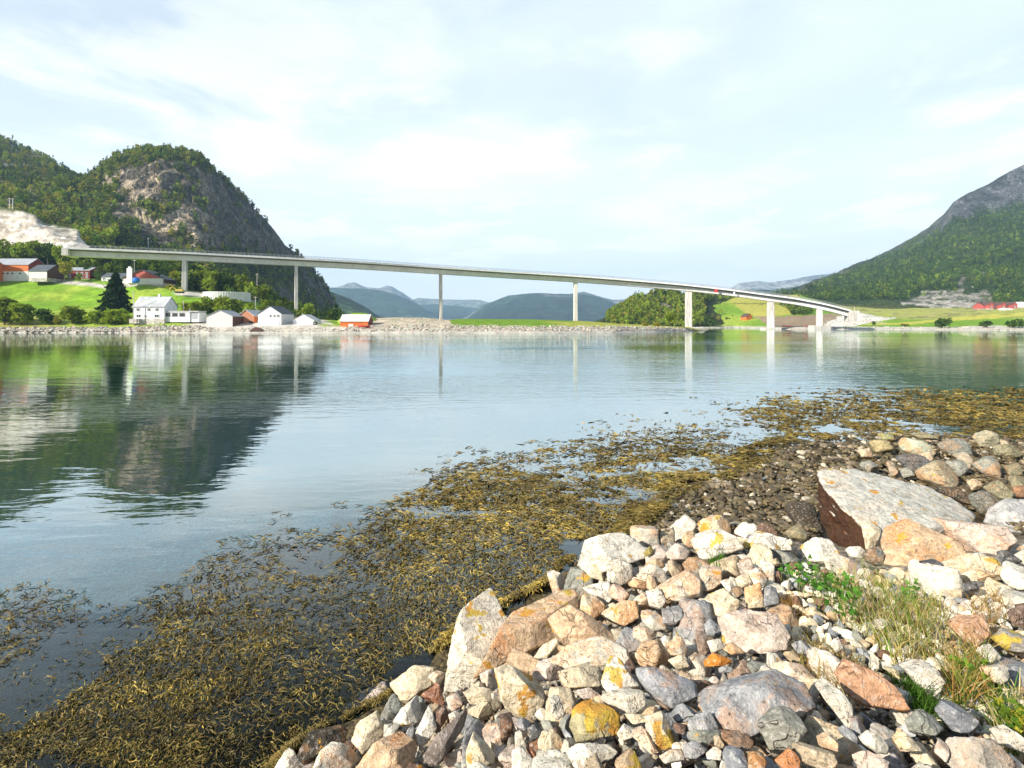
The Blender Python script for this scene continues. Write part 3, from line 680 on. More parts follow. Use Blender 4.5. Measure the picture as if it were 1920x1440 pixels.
# white two-storey house by the shore with its low annex
Wd = [('f', x, z, 1.15, 1.0) for x in (-4.1, .1, 3.2) for z in (3.9,)] + [('f', -3.9, 1.5, 1.5, 1.0), ('f', -1.2, 1.4, .6, 1.0), ('f', 3.1, 1.5, 1.6, 1.0)]
b, W, hw, hr = house('white_house', 'two storey white house with pale slate roof above the stony shore', 'house', 250, 308, 602, 574, 556, 205, 8.0, 'x', 'white_wood_h', 'roof_stone', win=Wd, found=.9, chimney=(1.5, 0, .7, 9.0, 10.4))
m = MB(); m.box(-W / 2 - .6, -W / 2 + 3.0, -5.4, -4.06, -.9, .85); m.build('terrace', M['stone_wall'], b)
c = at(340, 599, 206); W = 13.2
e = empty('annex', (c[0], c[1] + 2.6, c[2])); tag(e, 'low flat roofed white annex with wide windows beside the white house', 'annex')
m = MB(); m.box(-6.6, 3.2, -2.6, 2.6, -1, 3.0); m.box(3.203, 6.6, -2.2, 2.6, -1, 2.8); m.build('wall', M['white_wood_h'], e)
m = MB(); m.box(-6.8, 6.8, -2.9, 2.8, 3.002, 3.3); m.build('roof', M['roof_pale'], e)
for u in (-5.2, -2.4, .4):
    m = MB(); m.box(u - 1.1, u + 1.1, -2.68, -2.603, 1.1, 2.5); o = m.build('window', M['glass'], e)
    m = MB(); m.box(u + 1.102, u + 1.26, -2.7, -2.603, 1.0, 2.6); m.box(u - 1.26, u - 1.102, -2.7, -2.603, 1.0, 2.6); m.build('frame', M['paint_white'], o)
m = MB(); m.box(4.0, 5.9, -2.28, -2.203, .2, 2.3); m.build('door', M['roof_grey'], e)
m = MB(); m.box(1.6, 2.0, -.2, .2, 3.302, 4.3); m.build('chimney', M['concrete_grey'], e)

# boathouses
b, W, hw, hr = house('boathouse', 'white gabled boathouse on a stone foundation with brown side at the water', 'boathouse', 387, 436, 613, 593, 582, 200, 9, 'y', 'grey_white_wood', 'roof_grey', side='brown_wood', over=.25)
m = MB(); m.prism([(-W / 2 - .2, 3.9), (W / 2 - 4.4, 6.2), (-W / 2 + 1.4, 6.3), (-W / 2 - .2, 5.4)], 'y', 1.0, 4.3); m.build('lean_to', M['roof_pale'], b)
m = MB(); m.box(-W / 2 + .9, -W / 2 + 1.7, -4.62, -4.543, -1.6, -.1); m.build('opening', M['black'], b)
b, W, hw, hr = house('boathouse', 'weathered orange boathouse with pale roof between two white boathouses', 'boathouse', 446, 476, 607, 592, 581, 208, 11, 'y', 'salmon_wood', 'roof_pale', side='orange_wood', over=.3, door=(2.0, 1.6, 1.0, 'black'))
b, W, hw, hr = house('boathouse', 'tall white gabled boathouse with dark roof and three small windows', 'boathouse', 484, 527, 612, 588, 574, 203, 12, 'y', 'white_wood', 'roof_slate', side='grey_white_wood', over=.25, win=[('f', .4, 3.5, .75, 1.0), ('f', 1.9, 3.5, .75, 1.0), ('f', 3.3, 3.5, .75, 1.0)])  # greyer side boards carry the slight shade of that side
m = MB(); m.box(-W / 2 - .02, W / 2 - .6, -6.16, -6.003, .0, 2.35); m.build('boat_door', M['paint_white'], b)
b, W, hw, hr = house('boathouse', 'low white gabled boathouse with a dark barrel at its corner', 'boathouse', 549, 588, 612, 601, 590, 206, 8, 'y', 'paint_white', 'roof_pale', over=.15)
c = at(591, 610, 203); e = empty('barrel', c); tag(e, 'dark round barrel by the corner of the low white boathouse', 'barrel')
m = MB(); m.tube([(0, -.5, .75), (0, .5, .75)], .72, 14); m.build('drum', M['black'], e); m = MB(); m.tube([(0, -.56, .75), (0, -.503, .75)], .3, 10); m.build('cap', M['galv'], e)
b, W, hw, hr = house('boathouse', 'small orange red boathouse with pale roof under the grassy bank', 'boathouse', 638, 690, 614, 602, 590, 199, 6.5, 'x', 'orange_wood', 'roof_pale', over=.3, side='red_wood', door=(-1.2, 1.8, 1.3, 'grey_white_wood'))
def small_boat(label, px, py, D, L, mat, rz):
    e = empty('rowing_boat', at(px, py, D), rz); tag(e, label, 'boat')
    V = []; n = 9
    for i in range(n):
        t = -1 + 2 * i / (n - 1); w = (1 - abs(t) ** 2.6) * .17 * L + .02; sh = .12 * L + .05 * L * t * t
        for a, z in ((-1, sh), (-.7, .04 * L), (0, 0), (.7, .04 * L), (1, sh)): V.append((t * L / 2, a * w, z))
    Fs = [(i * 5 + k, i * 5 + k + 1, i * 5 + k + 6, i * 5 + k + 5) for i in range(n - 1) for k in range(4)]
    m = MB(); m.add(V, Fs); o = m.build('hull', M[mat], e); so = o.modifiers.new('s', 'SOLIDIFY'); so.thickness = .06
    for t in (-.2, .2): m = MB(); m.box(t * L - .12, t * L + .12, -.15 * L, .15 * L, .09 * L, .09 * L + .05); m.build('thwart', M['pole_wood'], e)
small_boat('red rowing boat pulled up beside the small orange boathouse', 683, 613.2, 197, 4.2, 'red', .1)
small_boat('reddish boat drawn up on the shore past the next to last bridge pier', 1475, 613, 338, 6.0, 'red', .15)
small_boat('second reddish boat on the shore near the last bridge pier', 1515, 612, 334, 5.0, 'pink_wood', -.1)
# overturned dark boat / slip on the shore
c = at(482, 618, 197)
e = empty('slipway_mound', c); tag(e, 'dark tarred slip of planks on the shore between two boathouses', 'slipway')
m = MB(); m.prism([(-2.6, -.5), (2.9, -.5), (.5, .75), (-.5, .9)], 'y', -1.0, 1.0); m.build('planks', M['brown_wood'], e)
# white round tank under the bridge
c = at(404, 558, 249); R = 10.2
e = empty('storage_tank', (c[0], c[1] + R, c[2] - .5)); tag(e, 'round white storage tank of upright panels beneath the bridge', 'tank')
m = MB(); n = 60; V = []; 
for z in (-1.0, 3.4):
    for k in range(n): t = 2 * math.pi * k / n; V.append((R * math.cos(t), R * math.sin(t), z))
m.add(V, [(k, (k + 1) % n, n + (k + 1) % n, n + k) for k in range(n)] + [tuple(n + k for k in range(n))]); m.build('shell', M['grey_white_wood'], e)
m = MB()
for k in range(n): t = 2 * math.pi * k / n; p, q = R * 1.004 * math.cos(t), R * 1.004 * math.sin(t); m.box(p - .07, p + .07, q - .07, q + .07, -1, 3.45)
m.build('rib', M['paint_white'], e)
# digger
c = at(337, 549.5, 248); e = empty('digger', c, .2); tag(e, 'small yellow digger parked on the gravel by the tall pier foot', 'digger')
m = MB(); m.box(-1.6, 1.4, -.9, .9, .8, 1.7); m.box(-.2, 1.2, -.8, .2, 1.702, 2.7); m.build('body', M['yellow'], e)
for s in (-1, 1): m = MB(); m.prism([(-1.7, .1), (-1.3, -.05), (1.3, -.05), (1.7, .1), (1.7, .6), (-1.7, .6)], 'y', s * .75 - .25, s * .75 + .25); m.build('track', M['black'], e)
m = MB(); m.tube([(-1.4, 0, 1.4), (-3.0, 0, 3.0), (-4.2, 0, 1.9)], .2, 6); m.tube([(-4.2, 0, 1.9), (-3.9, 0, .5)], .15, 6); m.build('arm', M['yellow'], e)
m = MB(); m.box(-.1, 1.1, -.82, -.803, 1.9, 2.55); m.build('window', M['glass'], e)
# far farm on the opposite shore
house('cabin', 'small orange red cabin with dark roof alone on the green slope', 'cabin', 1396, 1410, 602, 594, 588, 480, 7, 'y', 'orange_wood', 'roof_brown', over=.3, rot=.35, door=(0, 1.2, 1.6, 'black'))
house('farm_building', 'long reddish farm building with brown roof under the wooded mountain', 'barn', 1845, 1902, 579, 573, 567, 500, 12, 'x', 'pink_wood', 'roof_brown', win=[('f', x, 1.0, 1.6, 1.0) for x in (-9, -4, 1, 6)])
for px, lab in ((1859, 'red gabled dormer wing nearest the trees on the long farm building'), (1882, 'red gabled wing in the middle of the long farm building'), (1903, 'red gabled house between the long farm building and the white shed')):
    house('gabled_wing', lab, 'house', px - 4.5, px + 4.5, 578.5, 571, 566, 496, 9, 'y', 'pink_wood', 'roof_brown', over=.25, win=[('f', 0, 1.0, 1.2, 1.2)])
house('white_shed', 'white roofed shed at the edge of the picture beside the red farm', 'shed', 1906, 1940, 576, 571, 566, 506, 12, 'x', 'white_wood', 'paint_white')
house('garage', 'small white shed in front of the long reddish farm building', 'shed', 1884, 1899, 582, 579, 577.5, 480, 6, 'x', 'white_wood', 'roof_pale')

# poles
def pole(label, px, pyb, pyt, D, r=.11, arm=True, mat='pole_wood'):
    b = at(px, pyb, D); h = (pyb - pyt) / F * D
    e = empty('utility_pole', b); tag(e, label, 'pole', None)
    m = MB(); m.tube([(0, 0, -1.5), (0, 0, h)], [r * 1.2, r], 8); m.build('post', M[mat], e)
    if arm:
        m = MB(); m.box(-.8, .8, -.06, .06, h - .5, h - .38); c = m.build('crossarm', M[mat], e)
        k = MB()
        for u in (-.7, 0, .7): k.box(u - .05, u + .05, -.05, .05, h - .378, h - .18)
        k.build('insulator', M['paint_white'], c)
for a in [('pale pole standing first on the quarry rim above the barns', 18, 389, 371, 348, .22), ('pale pole beside its twin on the quarry rim above the barns', 24, 389, 372, 348, .22),
          ('pale pole in the trees below the scree beside the domed hill', 57, 366, 352, 545, .3), ('pole in the trees by the foot of the domed cliff', 278, 461, 446, 470, .2),
          ('tall white flagpole behind the flat roofed annex', 344, 598, 564, 212, .13, False), ('thin pale mast against the gable of the white house', 250.5, 598, 545, 203, .13, False),
          ('pole among the trees behind the low white boathouse', 482, 560, 513, 312, .14), ('short pole in the bushes above the orange boathouse', 479, 580, 556, 240, .13), ('pole beside the round tree near the second pier', 567, 592, 577, 238, .13, False),
          ('thin pole rising above the bungalow beneath the bridge', 252, 520, 487, 285, .1), ('small post on the road by the bridge end', 1602, 586, 575, 330, .12, False)]:
    pole(*a)
# ================================================================== trees
def quads_at(C, size, col, r, up=0.0):
    """one randomly turned leaf-clump face per centre"""
    n = len(C); a = r.normal(size=(n, 3)); a /= np.linalg.norm(a, axis=1)[:, None]
    b = r.normal(size=(n, 3)); b -= a * (a * b).sum(1)[:, None]; b /= np.linalg.norm(b, axis=1)[:, None]
    s = np.asarray(size).reshape(-1, 1) * (.6 + .8 * r.random((n, 1)))
    k = .35 + .3 * r.random((n, 1))
    V = np.stack([C - a * s, C + b * s * k, C + a * s, C - b * s * k * .8], 1).reshape(-1, 3)
    return V, np.arange(4 * n).reshape(n, 4), np.repeat(col, 4, 0)

def crown_pts(kind, h, w, n, r):
    """points through a crown of height h and width w with its base at 0; returns points and a clump tone"""
    if kind == 'conifer':
        t = r.random(n) ** 1.35; tier = np.floor(t * 13) / 13
        rad = w / 2 * (1 - t) ** .75 * (.55 + .5 * (1 - (t - tier) * 13)) * (.35 + .65 * np.sqrt(r.random(n)))
        th = r.random(n) * 6.283; rad *= 1 + .22 * np.sin(th * 3 + tier * 40)
        P_ = np.stack([np.cos(th) * rad, np.sin(th) * rad, t * h - rad * .18], 1)
        return P_, .85 + .3 * r.random(n) * (1 - .3 * t)
    k = 7 + int(r.integers(0, 5)); c = []
    for i in range(k):
        th = r.random() * 6.283; rr = np.sqrt(r.random()) * .33; zz = .12 + .74 * r.random(); f = 1 - abs(zz - .45) * .9
        c.append((np.cos(th) * rr * f, np.sin(th) * rr * f, zz, .16 + .14 * r.random()))
    c = np.array(c); c[0] = (0, 0, .72, .26); c[1] = (.05, 0, .38, .33)
    pick = r.choice(k, n, p=c[:, 3] ** 2 / (c[:, 3] ** 2).sum())
    d = r.normal(size=(n, 3)); d /= np.linalg.norm(d, axis=1)[:, None]; q = c[pick]
    rad = q[:, 3] * (.55 + .45 * np.sqrt(r.random(n))) * (1 + .18 * r.normal(size=n))
    P_ = q[:, :3] + d * rad[:, None] * np.array([1, 1, .8])
    P_[:, 2] = np.clip(P_[:, 2], .02, 1.1)
    tone = (.75 + .5 * r.random(k))[pick]
    return P_ * np.array([w, w, h]), tone

GREENS = {'mid': (.17, .22, .028), 'light': (.23, .30, .036), 'dark': (.07, .12, .026), 'spruce': (.024, .048, .020), 'olive': (.25, .235, .04), 'yellow': (.30, .31, .03)}
TREE_N = 0
def tree(name, label, px, pyb, pyt, wpx, D, kind='broad', tone='mid', n=900, leaf=.075, group=None, trunk=.12):
    global TREE_N; TREE_N += 1
    r = np.random.default_rng(1000 + TREE_N)
    b = at(px, pyb, D); h = (pyb - pyt) / F * D; w = wpx / F * D
    e = empty(name, b); tag(e, label, 'tree' if h > 4 else 'bush', group)
    t0 = trunk * h
    m = MB(); rt = max(.08, .022 * h)
    top = (r.normal() * .02 * h, r.normal() * .02 * h, h * .82)
    m.tube([(0, 0, -.6), (top[0] * .4, top[1] * .4, h * .35), top], [rt * 1.3, rt, rt * .25], 7)
    for k in range(5):
        th = r.random() * 6.28; z = h * (.22 + .11 * k); L = w * .3
        m.tube([(0, 0, z), (math.cos(th) * L * .6, math.sin(th) * L * .6, z + L * .4), (math.cos(th) * L, math.sin(th) * L, z + L * .9)], [rt * .5, rt * .3, rt * .1], 5)
    m.build('trunk', M['bark'], e)
    Pc, tn = crown_pts(kind, h - t0, w, n, r); Pc[:, 2] += t0
    col = np.array(GREENS[tone]) * tn[:, None] * (.8 + .4 * r.random((n, 1)))
    col = col * (1 + .25 * r.normal(size=(n, 1)) * np.array([.8, .3, .2])).clip(.4, 1.8)
    V, Fc, C = quads_at(Pc, leaf * w if kind != 'conifer' else leaf * w * .8, col, r)
    link('crown', npmesh('crown', V, Fc, M['foliage'], False, C), e)
    return e
SH = 'green bushes and trees along the stony shore'
for a in [('dense green tree at the edge of the picture on the stony shore', 8, 611, 556, 62, 208, 'mid', 1500), ('bright rounded tree beside the edge tree on the stony shore', 40, 611, 566, 46, 207, 'light', 1300),
          ('dark low tree between the two big shore trees and the gap', 84, 611, 577, 38, 208, 'dark', 900), ('dense round bush beyond the gap of dry grass on the shore', 136, 611, 575, 44, 208, 'mid', 1000),
          ('light green low bush below the big spruce near the shore', 178, 611, 583, 36, 207, 'light', 800), ('bright broad bush directly in front of the big dark spruce', 214, 611, 578, 48, 207, 'light', 1100),
          ('small bright bush between the spruce and the white house', 240, 609, 587, 22, 206, 'light', 500), ('thin shrub at the gap of dry grass on the shore', 108, 611, 590, 20, 207, 'olive', 400)]:
    lab, px, b_, t_, w, D, tn, n = a
    tree('shore_tree', lab, px, b_, t_, w, D, 'broad', tn, n, group=SH)
tree('spruce_tree', 'big dark spruce standing tall beside the white house', 217, 596, 513, 74, 226, 'conifer', 'spruce', 3200, .075, trunk=.03)
tree('hillside_tree', 'loose olive tree in front of the low white outbuilding on the farm', 121, 524, 488, 32, 279, 'broad', 'olive', 420, .07, trunk=.25)
for i, a in enumerate([(6, 492, 447, 44), (38, 492, 452, 40), (66, 490, 450, 40), (90, 494, 453, 34), (112, 500, 462, 30), (128, 510, 470, 26), (-30, 492, 444, 50)]):
    labs = ['broad tree behind the roof of the orange barn at the edge of the picture', 'round tree above the middle of the orange barn roof', 'tree behind the dark gable end of the orange barn', 'tree above the slate roofed outbuilding', 'tree at the quarry foot above the outbuilding end', 'dark tree just below the start of the bridge', 'tree above the barn cut by the edge of the picture']
    tree('hillside_tree', labs[i], a[0], a[1], a[2], a[3], 306, 'broad', ('mid', 'light', 'mid', 'dark', 'light', 'mid', 'mid')[i], 1000, group='trees behind the hillside barns')
BB = 'trees and bushes between the house and the bridge'
labs = ['yellow green bush behind the white house', 'yellowish bush next to the white flagpole', 'green bush behind the end of the flat annex', 'rounded tree in front of the white round tank', 'wide tree beneath the middle of the white round tank', 'tree at the end of the white round tank', 'bush above the orange boathouse roof', 'tree above the ridge of the tall white boathouse',
        'dense tree on the slope past the white tank', 'tall tree on the dark slope under the bridge', 'second tall tree on the dark slope under the bridge', 'small tree close to the second bridge pier', 'tree behind the tall white boathouse roof', 'shrub beside the tall pier near the yellow digger', 'pale rounded shrub beside the first pier', 'tree beyond the first pier under the bridge', 'broad tree between the first pier and the dark slope', 'low tree behind the bungalow roof', 'tree under the deck past the bungalow', 'tree on the slope over the digger', 'low tree above the white tank rim', 'bush on the slope near the second pier foot']
for i, a in enumerate([(322, 590, 566, 26, 222, 'yellow'), (348, 588, 568, 20, 224, 'yellow'), (366, 592, 566, 26, 222, 'mid'), (388, 590, 553, 36, 226, 'mid'), (418, 590, 556, 40, 226, 'light'), (444, 590, 560, 32, 228, 'mid'), (468, 592, 566, 28, 226, 'light'), (498, 590, 560, 30, 236, 'mid'),
        (470, 566, 528, 34, 290, 'mid'), (452, 560, 514, 36, 300, 'mid'), (496, 572, 532, 34, 300, 'mid'), (545, 598, 572, 20, 262, 'dark'), (524, 590, 562, 24, 262, 'mid'), (320, 546, 533, 22, 254, 'yellow'), (326, 540, 508, 26, 285, 'olive'), (372, 545, 504, 34, 290, 'mid'), (404, 548, 508, 36, 295, 'mid'), (290, 520, 494, 28, 312, 'mid'), (312, 524, 492, 26, 315, 'dark'), (360, 522, 492, 30, 318, 'dark'), (430, 552, 520, 30, 298, 'dark'), (512, 585, 548, 30, 290, 'dark')]):
    tree('slope_tree', labs[i], a[0], a[1], a[2], a[3], a[4], 'broad', a[5], 800, group=BB)
tree('round_tree', 'round light green tree alone beside the second bridge pier', 577, 594, 568, 26, 236, 'broad', 'light', 800)
tree('shore_tree', 'light green tree on the rocky point before the fifth pier', 1256, 614, 581, 24, 255, 'broad', 'light', 700, trunk=.2)
for i, a in enumerate([(1330, 611, 589, 24, 455, 'dark'), (1318, 611, 602, 12, 452, 'dark'), (1373, 582, 576, 9, 560, 'dark'), (1382, 588, 583, 5, 540, 'dark'), (1362, 600, 594, 5, 500, 'dark'), (1368, 600, 596, 6, 500, 'dark'), (1767, 613, 597, 30, 302, 'dark'), (1850, 612, 602, 24, 290, 'dark'), (1908, 613, 598, 34, 278, 'dark'), (1638, 609, 602, 8, 345, 'dark'), (1696, 611, 607, 16, 330, 'olive'),
        (1232, 611, 604, 16, 246, 'olive'), (1210, 610, 605, 18, 240, 'olive'), (1302, 612, 590, 20, 452, 'mid'), (1280, 610, 586, 22, 452, 'mid')]):
    labs = ['dark rounded bush at the foot of the green slope beyond the fifth pier', 'small dark bush beside the rounded one on the green slope', 'dark bush high on the green slope', 'tiny dark bush on the slope below the high one', 'tiny bush in the middle of the green slope', 'tiny bush next to its twin in the middle of the green slope', 'dark wide bush on the far shore below the quarry', 'low dark bush on the far shore between two wider ones', 'wide dark bush on the far shore at the edge of the picture', 'small dark bush beside the pale embankment', 'low olive bush on the far shore past the embankment', 'low bush on the tip of the stony headland', 'flat bush on the stony headland near its tip', 'green tree behind the fifth bridge pier', 'green tree just before the fifth bridge pier']
    tree('far_bush', labs[i], a[0], a[1], a[2], a[3], a[4], 'broad', a[5], 420, .1, trunk=.03, group='bushes on the opposite shore')

# ---- woods that read as one mass
def forest(name, lofts, count, maskf, hrange, tones, seed, leaves=34, wr=.62, conif=.25, label=None):
    r = np.random.default_rng(seed); Vs, Cs = [], []; got = 0
    P0, S0, T0, K0 = [], [], [], []
    for L in lofts:
        nv, nu = L.px.shape
        # area-weighted cells
        A = np.linalg.norm(np.cross(L.P[1:, :-1] - L.P[:-1, :-1], L.P[:-1, 1:] - L.P[:-1, :-1]), axis=-1) / np.maximum(L.P[:-1, :-1, 1], 1) ** 1.0
        w = A * maskf(L.px[:-1, :-1], L.py[:-1, :-1], L.P[:-1, :-1], L.N[:-1, :-1], L.T[:-1, :-1]); w = w.ravel(); w = np.maximum(w, 0); w /= w.sum()
        c = r.choice(len(w), int(count), p=w); i, j = np.divmod(c, nu - 1)
        a, b = r.random(len(c))[:, None], r.random(len(c))[:, None]
        Q = L.P[i, j] * (1 - a) * (1 - b) + L.P[i + 1, j] * a * (1 - b) + L.P[i, j + 1] * (1 - a) * b + L.P[i + 1, j + 1] * a * b
        P0.append(Q)
    P0 = np.concatenate(P0); n = len(P0)
    hh = hrange[0] + (hrange[1] - hrange[0]) * r.random(n) ** 1.3
    tn = np.array([GREENS[t] for t in tones])[r.integers(0, len(tones), n)] * (.7 + .6 * r.random((n, 1)))
    big = fbm(P0 * .012, 3, seed); tn = tn * (1 + .45 * big[:, None])
    con = r.random(n) < conif
    # crown points
    m = leaves; d = r.normal(size=(n, m, 3)); d /= np.linalg.norm(d, axis=2, keepdims=True); rad = (.45 + .55 * np.sqrt(r.random((n, m, 1))))
    br = d * rad * np.array([.5 * wr, .5 * wr, .44]) + np.array([0, 0, .52])
    t = r.random((n, m)) ** 1.2; th = r.random((n, m)) * 6.283; rr = (1 - t) * .24 * (.4 + .6 * r.random((n, m)))
    cn = np.stack([np.cos(th) * rr, np.sin(th) * rr, t * 1.15], -1)
    pt = np.where(con[:, None, None], cn, br) * hh[:, None, None] + P0[:, None, :]
    tn = np.where(con[:, None], tn * np.array([.42, .5, .6]), tn)
    col = np.repeat(tn, m, 0) * (.7 + .6 * r.random((n * m, 1)))
    sz = np.repeat(hh * np.where(con, .13, .17), m)
    V, Fc, C = quads_at(pt.reshape(-1, 3), sz, col, r)
    o = link(name, npmesh(name, V, Fc, M['foliage'], False, C)); tag(o, label, None, None, 'stuff')
    return o
def dome_mask(px, py, Pn, Nn, T):
    n3 = fbm(Pn * .06, 4, 54); n = fbm(Pn * .02, 5, 51)
    cliff = inpoly(px + n * 34 + n3 * 14, py + n3 * 26, [(198, 335), (240, 308), (300, 300), (370, 302), (420, 340), (500, 412), (560, 478), (630, 575), (600, 580), (540, 500), (480, 478), (420, 474), (330, 474), (270, 450), (215, 405)])
    bare = cliff * ss(.46, .14, n3 + .25 * n - .12 * ss(330, 400, px))
    scree = inpoly(px, py, [(135, 362), (165, 366), (178, 388), (188, 406), (165, 400), (148, 385)])
    w = np.where(bare > .2, .045, 1.0) * np.where(scree, .06, 1) * (T < 4.6) * np.where(px > 420, .75, 1) * np.where((px > 515) & (px < 560) & (py > 535) & (py < 590), .1, 1)
    return w * np.where(py > 612, 0, 1)
forest('woods', [DM], 4600, dome_mask, (4.5, 10.5), ['mid', 'mid', 'olive', 'dark'], 501, 34)
def ridge_mask(px, py, Pn, Nn, T):
    n3 = fbm(Pn * .07, 4, 62)
    return np.where(ss(.15, .3, n3) * ss(345, 290, py) > .4, .15, 1.0) * (T < 3.6) * (px > -260)
forest('woods', [RG], 3200, ridge_mask, (5, 11), ['mid', 'mid', 'olive', 'dark'], 502, 34)
def lf_mask(px, py, Pn, Nn, T):
    return ss(3.9, 4.3, T) * ((px > 120) | (T > 5.2)) * (px > -200) * np.where(px > 555, .35, 1) * (px < 640) * np.where((px > 186) & (px < 320) & (T < 4.8), .12, 1)
forest('woods', [LF], 620, lf_mask, (4, 9.5), ['mid', 'light', 'dark', 'mid'], 503, 60, .75)
def kn_mask(px, py, Pn, Nn, T):
    n2 = fbm(Pn * .09, 4, 82)
    return np.where((n2 > .2) & (px > 1190) & (px < 1290), .15, 1) * (T < 2.3) * np.where((px > 1318) & (py > 564), .02, 1) * np.where(px < 1138, 0, 1)
forest('woods', [KN], 2300, kn_mask, (3, 6.2), ['olive', 'light', 'light', 'light'], 504, 36)
def rm_mask(px, py, Pn, Nn, T):
    n2 = fbm(Pn * .045, 5, 42); n = fbm(Pn * .012, 5, 41)
    cr = np.interp(px, [p[0] for p in RM_crest], [p[1] for p in RM_crest])
    edge = np.interp(px, [1480, 1700, 1780, 1850, 1920, 2100, 2500], [6, 12, 30, 52, 82, 130, 150])
    w = ss(edge * .9, edge * 1.3, (py - cr) + n2 * 26)
    q = inpoly(px, py, [(1700, 556), (1745, 544), (1790, 548), (1800, 530), (1815, 532), (1818, 548), (1862, 540), (1866, 580), (1700, 582)])
    w = np.where(q, .03, w) * np.where((n2 > .3) & (py > 470), .2, 1) * (T < 4.2) * ss(566, 560, py - 12 * (px > 1860)) 
    return w * ((px < 2300) & (px > 1400))
forest('woods', [RM], 12000, rm_mask, (5, 9.5), ['dark', 'dark', 'dark', 'mid'], 505, 24, .7)
def hedge_mask(px, py, Pn, Nn, T): return inpoly(px, py, [(1464, 574), (1475, 567), (1500, 566), (1522, 576), (1520, 590), (1495, 594), (1475, 590)]) * 1.0
forest('woods', [RS], 90, hedge_mask, (4.5, 7.5), ['dark', 'mid'], 506, 70, .9, 0)
# stones of the shore revetments: thousands, one mass
def stone_mass(name, Cn, size, col, seed, mat, sub=1, flat=.75):
    r = np.random.default_rng(seed); V0, F0 = ICO[sub]; n = len(Cn)
    A = r.normal(size=(n, 4)); A /= np.linalg.norm(A, axis=1)[:, None]; w, x, y, z = A.T
    R = np.stack([np.stack([1 - 2 * (y*y + z*z), 2 * (x*y - z*w), 2 * (x*z + y*w)], -1), np.stack([2 * (x*y + z*w), 1 - 2 * (x*x + z*z), 2 * (y*z - x*w)], -1), np.stack([2 * (x*z - y*w), 2 * (y*z + x*w), 1 - 2 * (x*x + y*y)], -1)], 1)
    T = []
    for k in range(10):
        pl = r.normal(size=(9, 3)); pl /= np.linalg.norm(pl, axis=1)[:, None]; dd = .55 + .45 * r.random(9)
        g = np.maximum(V0 @ pl.T / dd, 0); rad = 1 / ((g ** 14).sum(1) + 1e-6) ** (1 / 14); rad = np.clip(rad, .3, 1.35)
        T.append(V0 * rad[:, None])
    T = np.array(T)[r.integers(0, 10, n)]
    sc = np.asarray(size).reshape(-1, 1, 1) * np.stack([.8 + .6 * r.random(n), .7 + .5 * r.random(n), .5 + .4 * r.random(n)], -1)[:, None, :]
    W = np.einsum('nij,nvj->nvi', R, T * sc); W[..., 2] *= flat; W = W + Cn[:, None, :]
    nv = len(V0); Fc = (F0[None] + (np.arange(n) * nv)[:, None, None]).reshape(-1, 3)
    o = link(name, npmesh(name, W.reshape(-1, 3), Fc, mat, False, np.repeat(col, nv, 0))); tag(o, kind='stuff'); return o
def revet(L, u0, u1, n, t0, t1, s0, s1, seed, dens=None):
    r = np.random.default_rng(seed); nv, nu = L.px.shape
    uu = u0 + (u1 - u0) * r.random(n); tt = t0 + (t1 - t0) * r.random(n)
    us = L.px[nv // 2]; j = np.clip(np.searchsorted(us, uu), 1, nu - 1)
    tcol = L.T[:, 0]; i = np.clip(np.searchsorted(tcol, tt), 1, nv - 1)
    a = ((tt - tcol[i - 1]) / (tcol[i] - tcol[i - 1] + 1e-9))[:, None]; b = r.random((n, 1))
    Q = L.P[i - 1, j - 1] * (1 - a) * (1 - b) + L.P[i, j - 1] * a * (1 - b) + L.P[i - 1, j] * (1 - a) * b + L.P[i, j] * a * b
    s = s0 + (s1 - s0) * r.random(n) ** 2
    c = np.array((.47, .42, .34)) * (.55 + .55 * r.random((n, 1))) * (1 + .1 * r.normal(size=(n, 3)) * np.array([1, .5, .3]))
    c = np.where((Q[:, 2:] < .35), c * np.array([.35, .32, .25]), c)      # weed-stained tide band
    return Q, s, c
Q1 = revet(LF, -320, 395, 1700, .38, 1.12, .25, .8, 601); Q2 = revet(LF, 395, 640, 420, .38, .8, .12, .4, 602)
Q3 = revet(HL, 612, 1318, 2600, .42, 1.12, .2, .65, 603); Q4 = revet(HL, 690, 842, 420, 1.4, 2.6, .12, .5, 604); Q5 = revet(RS, 1300, 2250, 1300, .4, 1.3, .2, .7, 605)
Q6 = revet(RS, 1540, 1660, 300, 1.6, 2.9, .2, .8, 606)
for k, q in enumerate((Q1, Q2, Q3, Q4, Q5, Q6)): stone_mass('shore_stones', q[0], q[1], q[2], 610 + k, M['stones_far'])
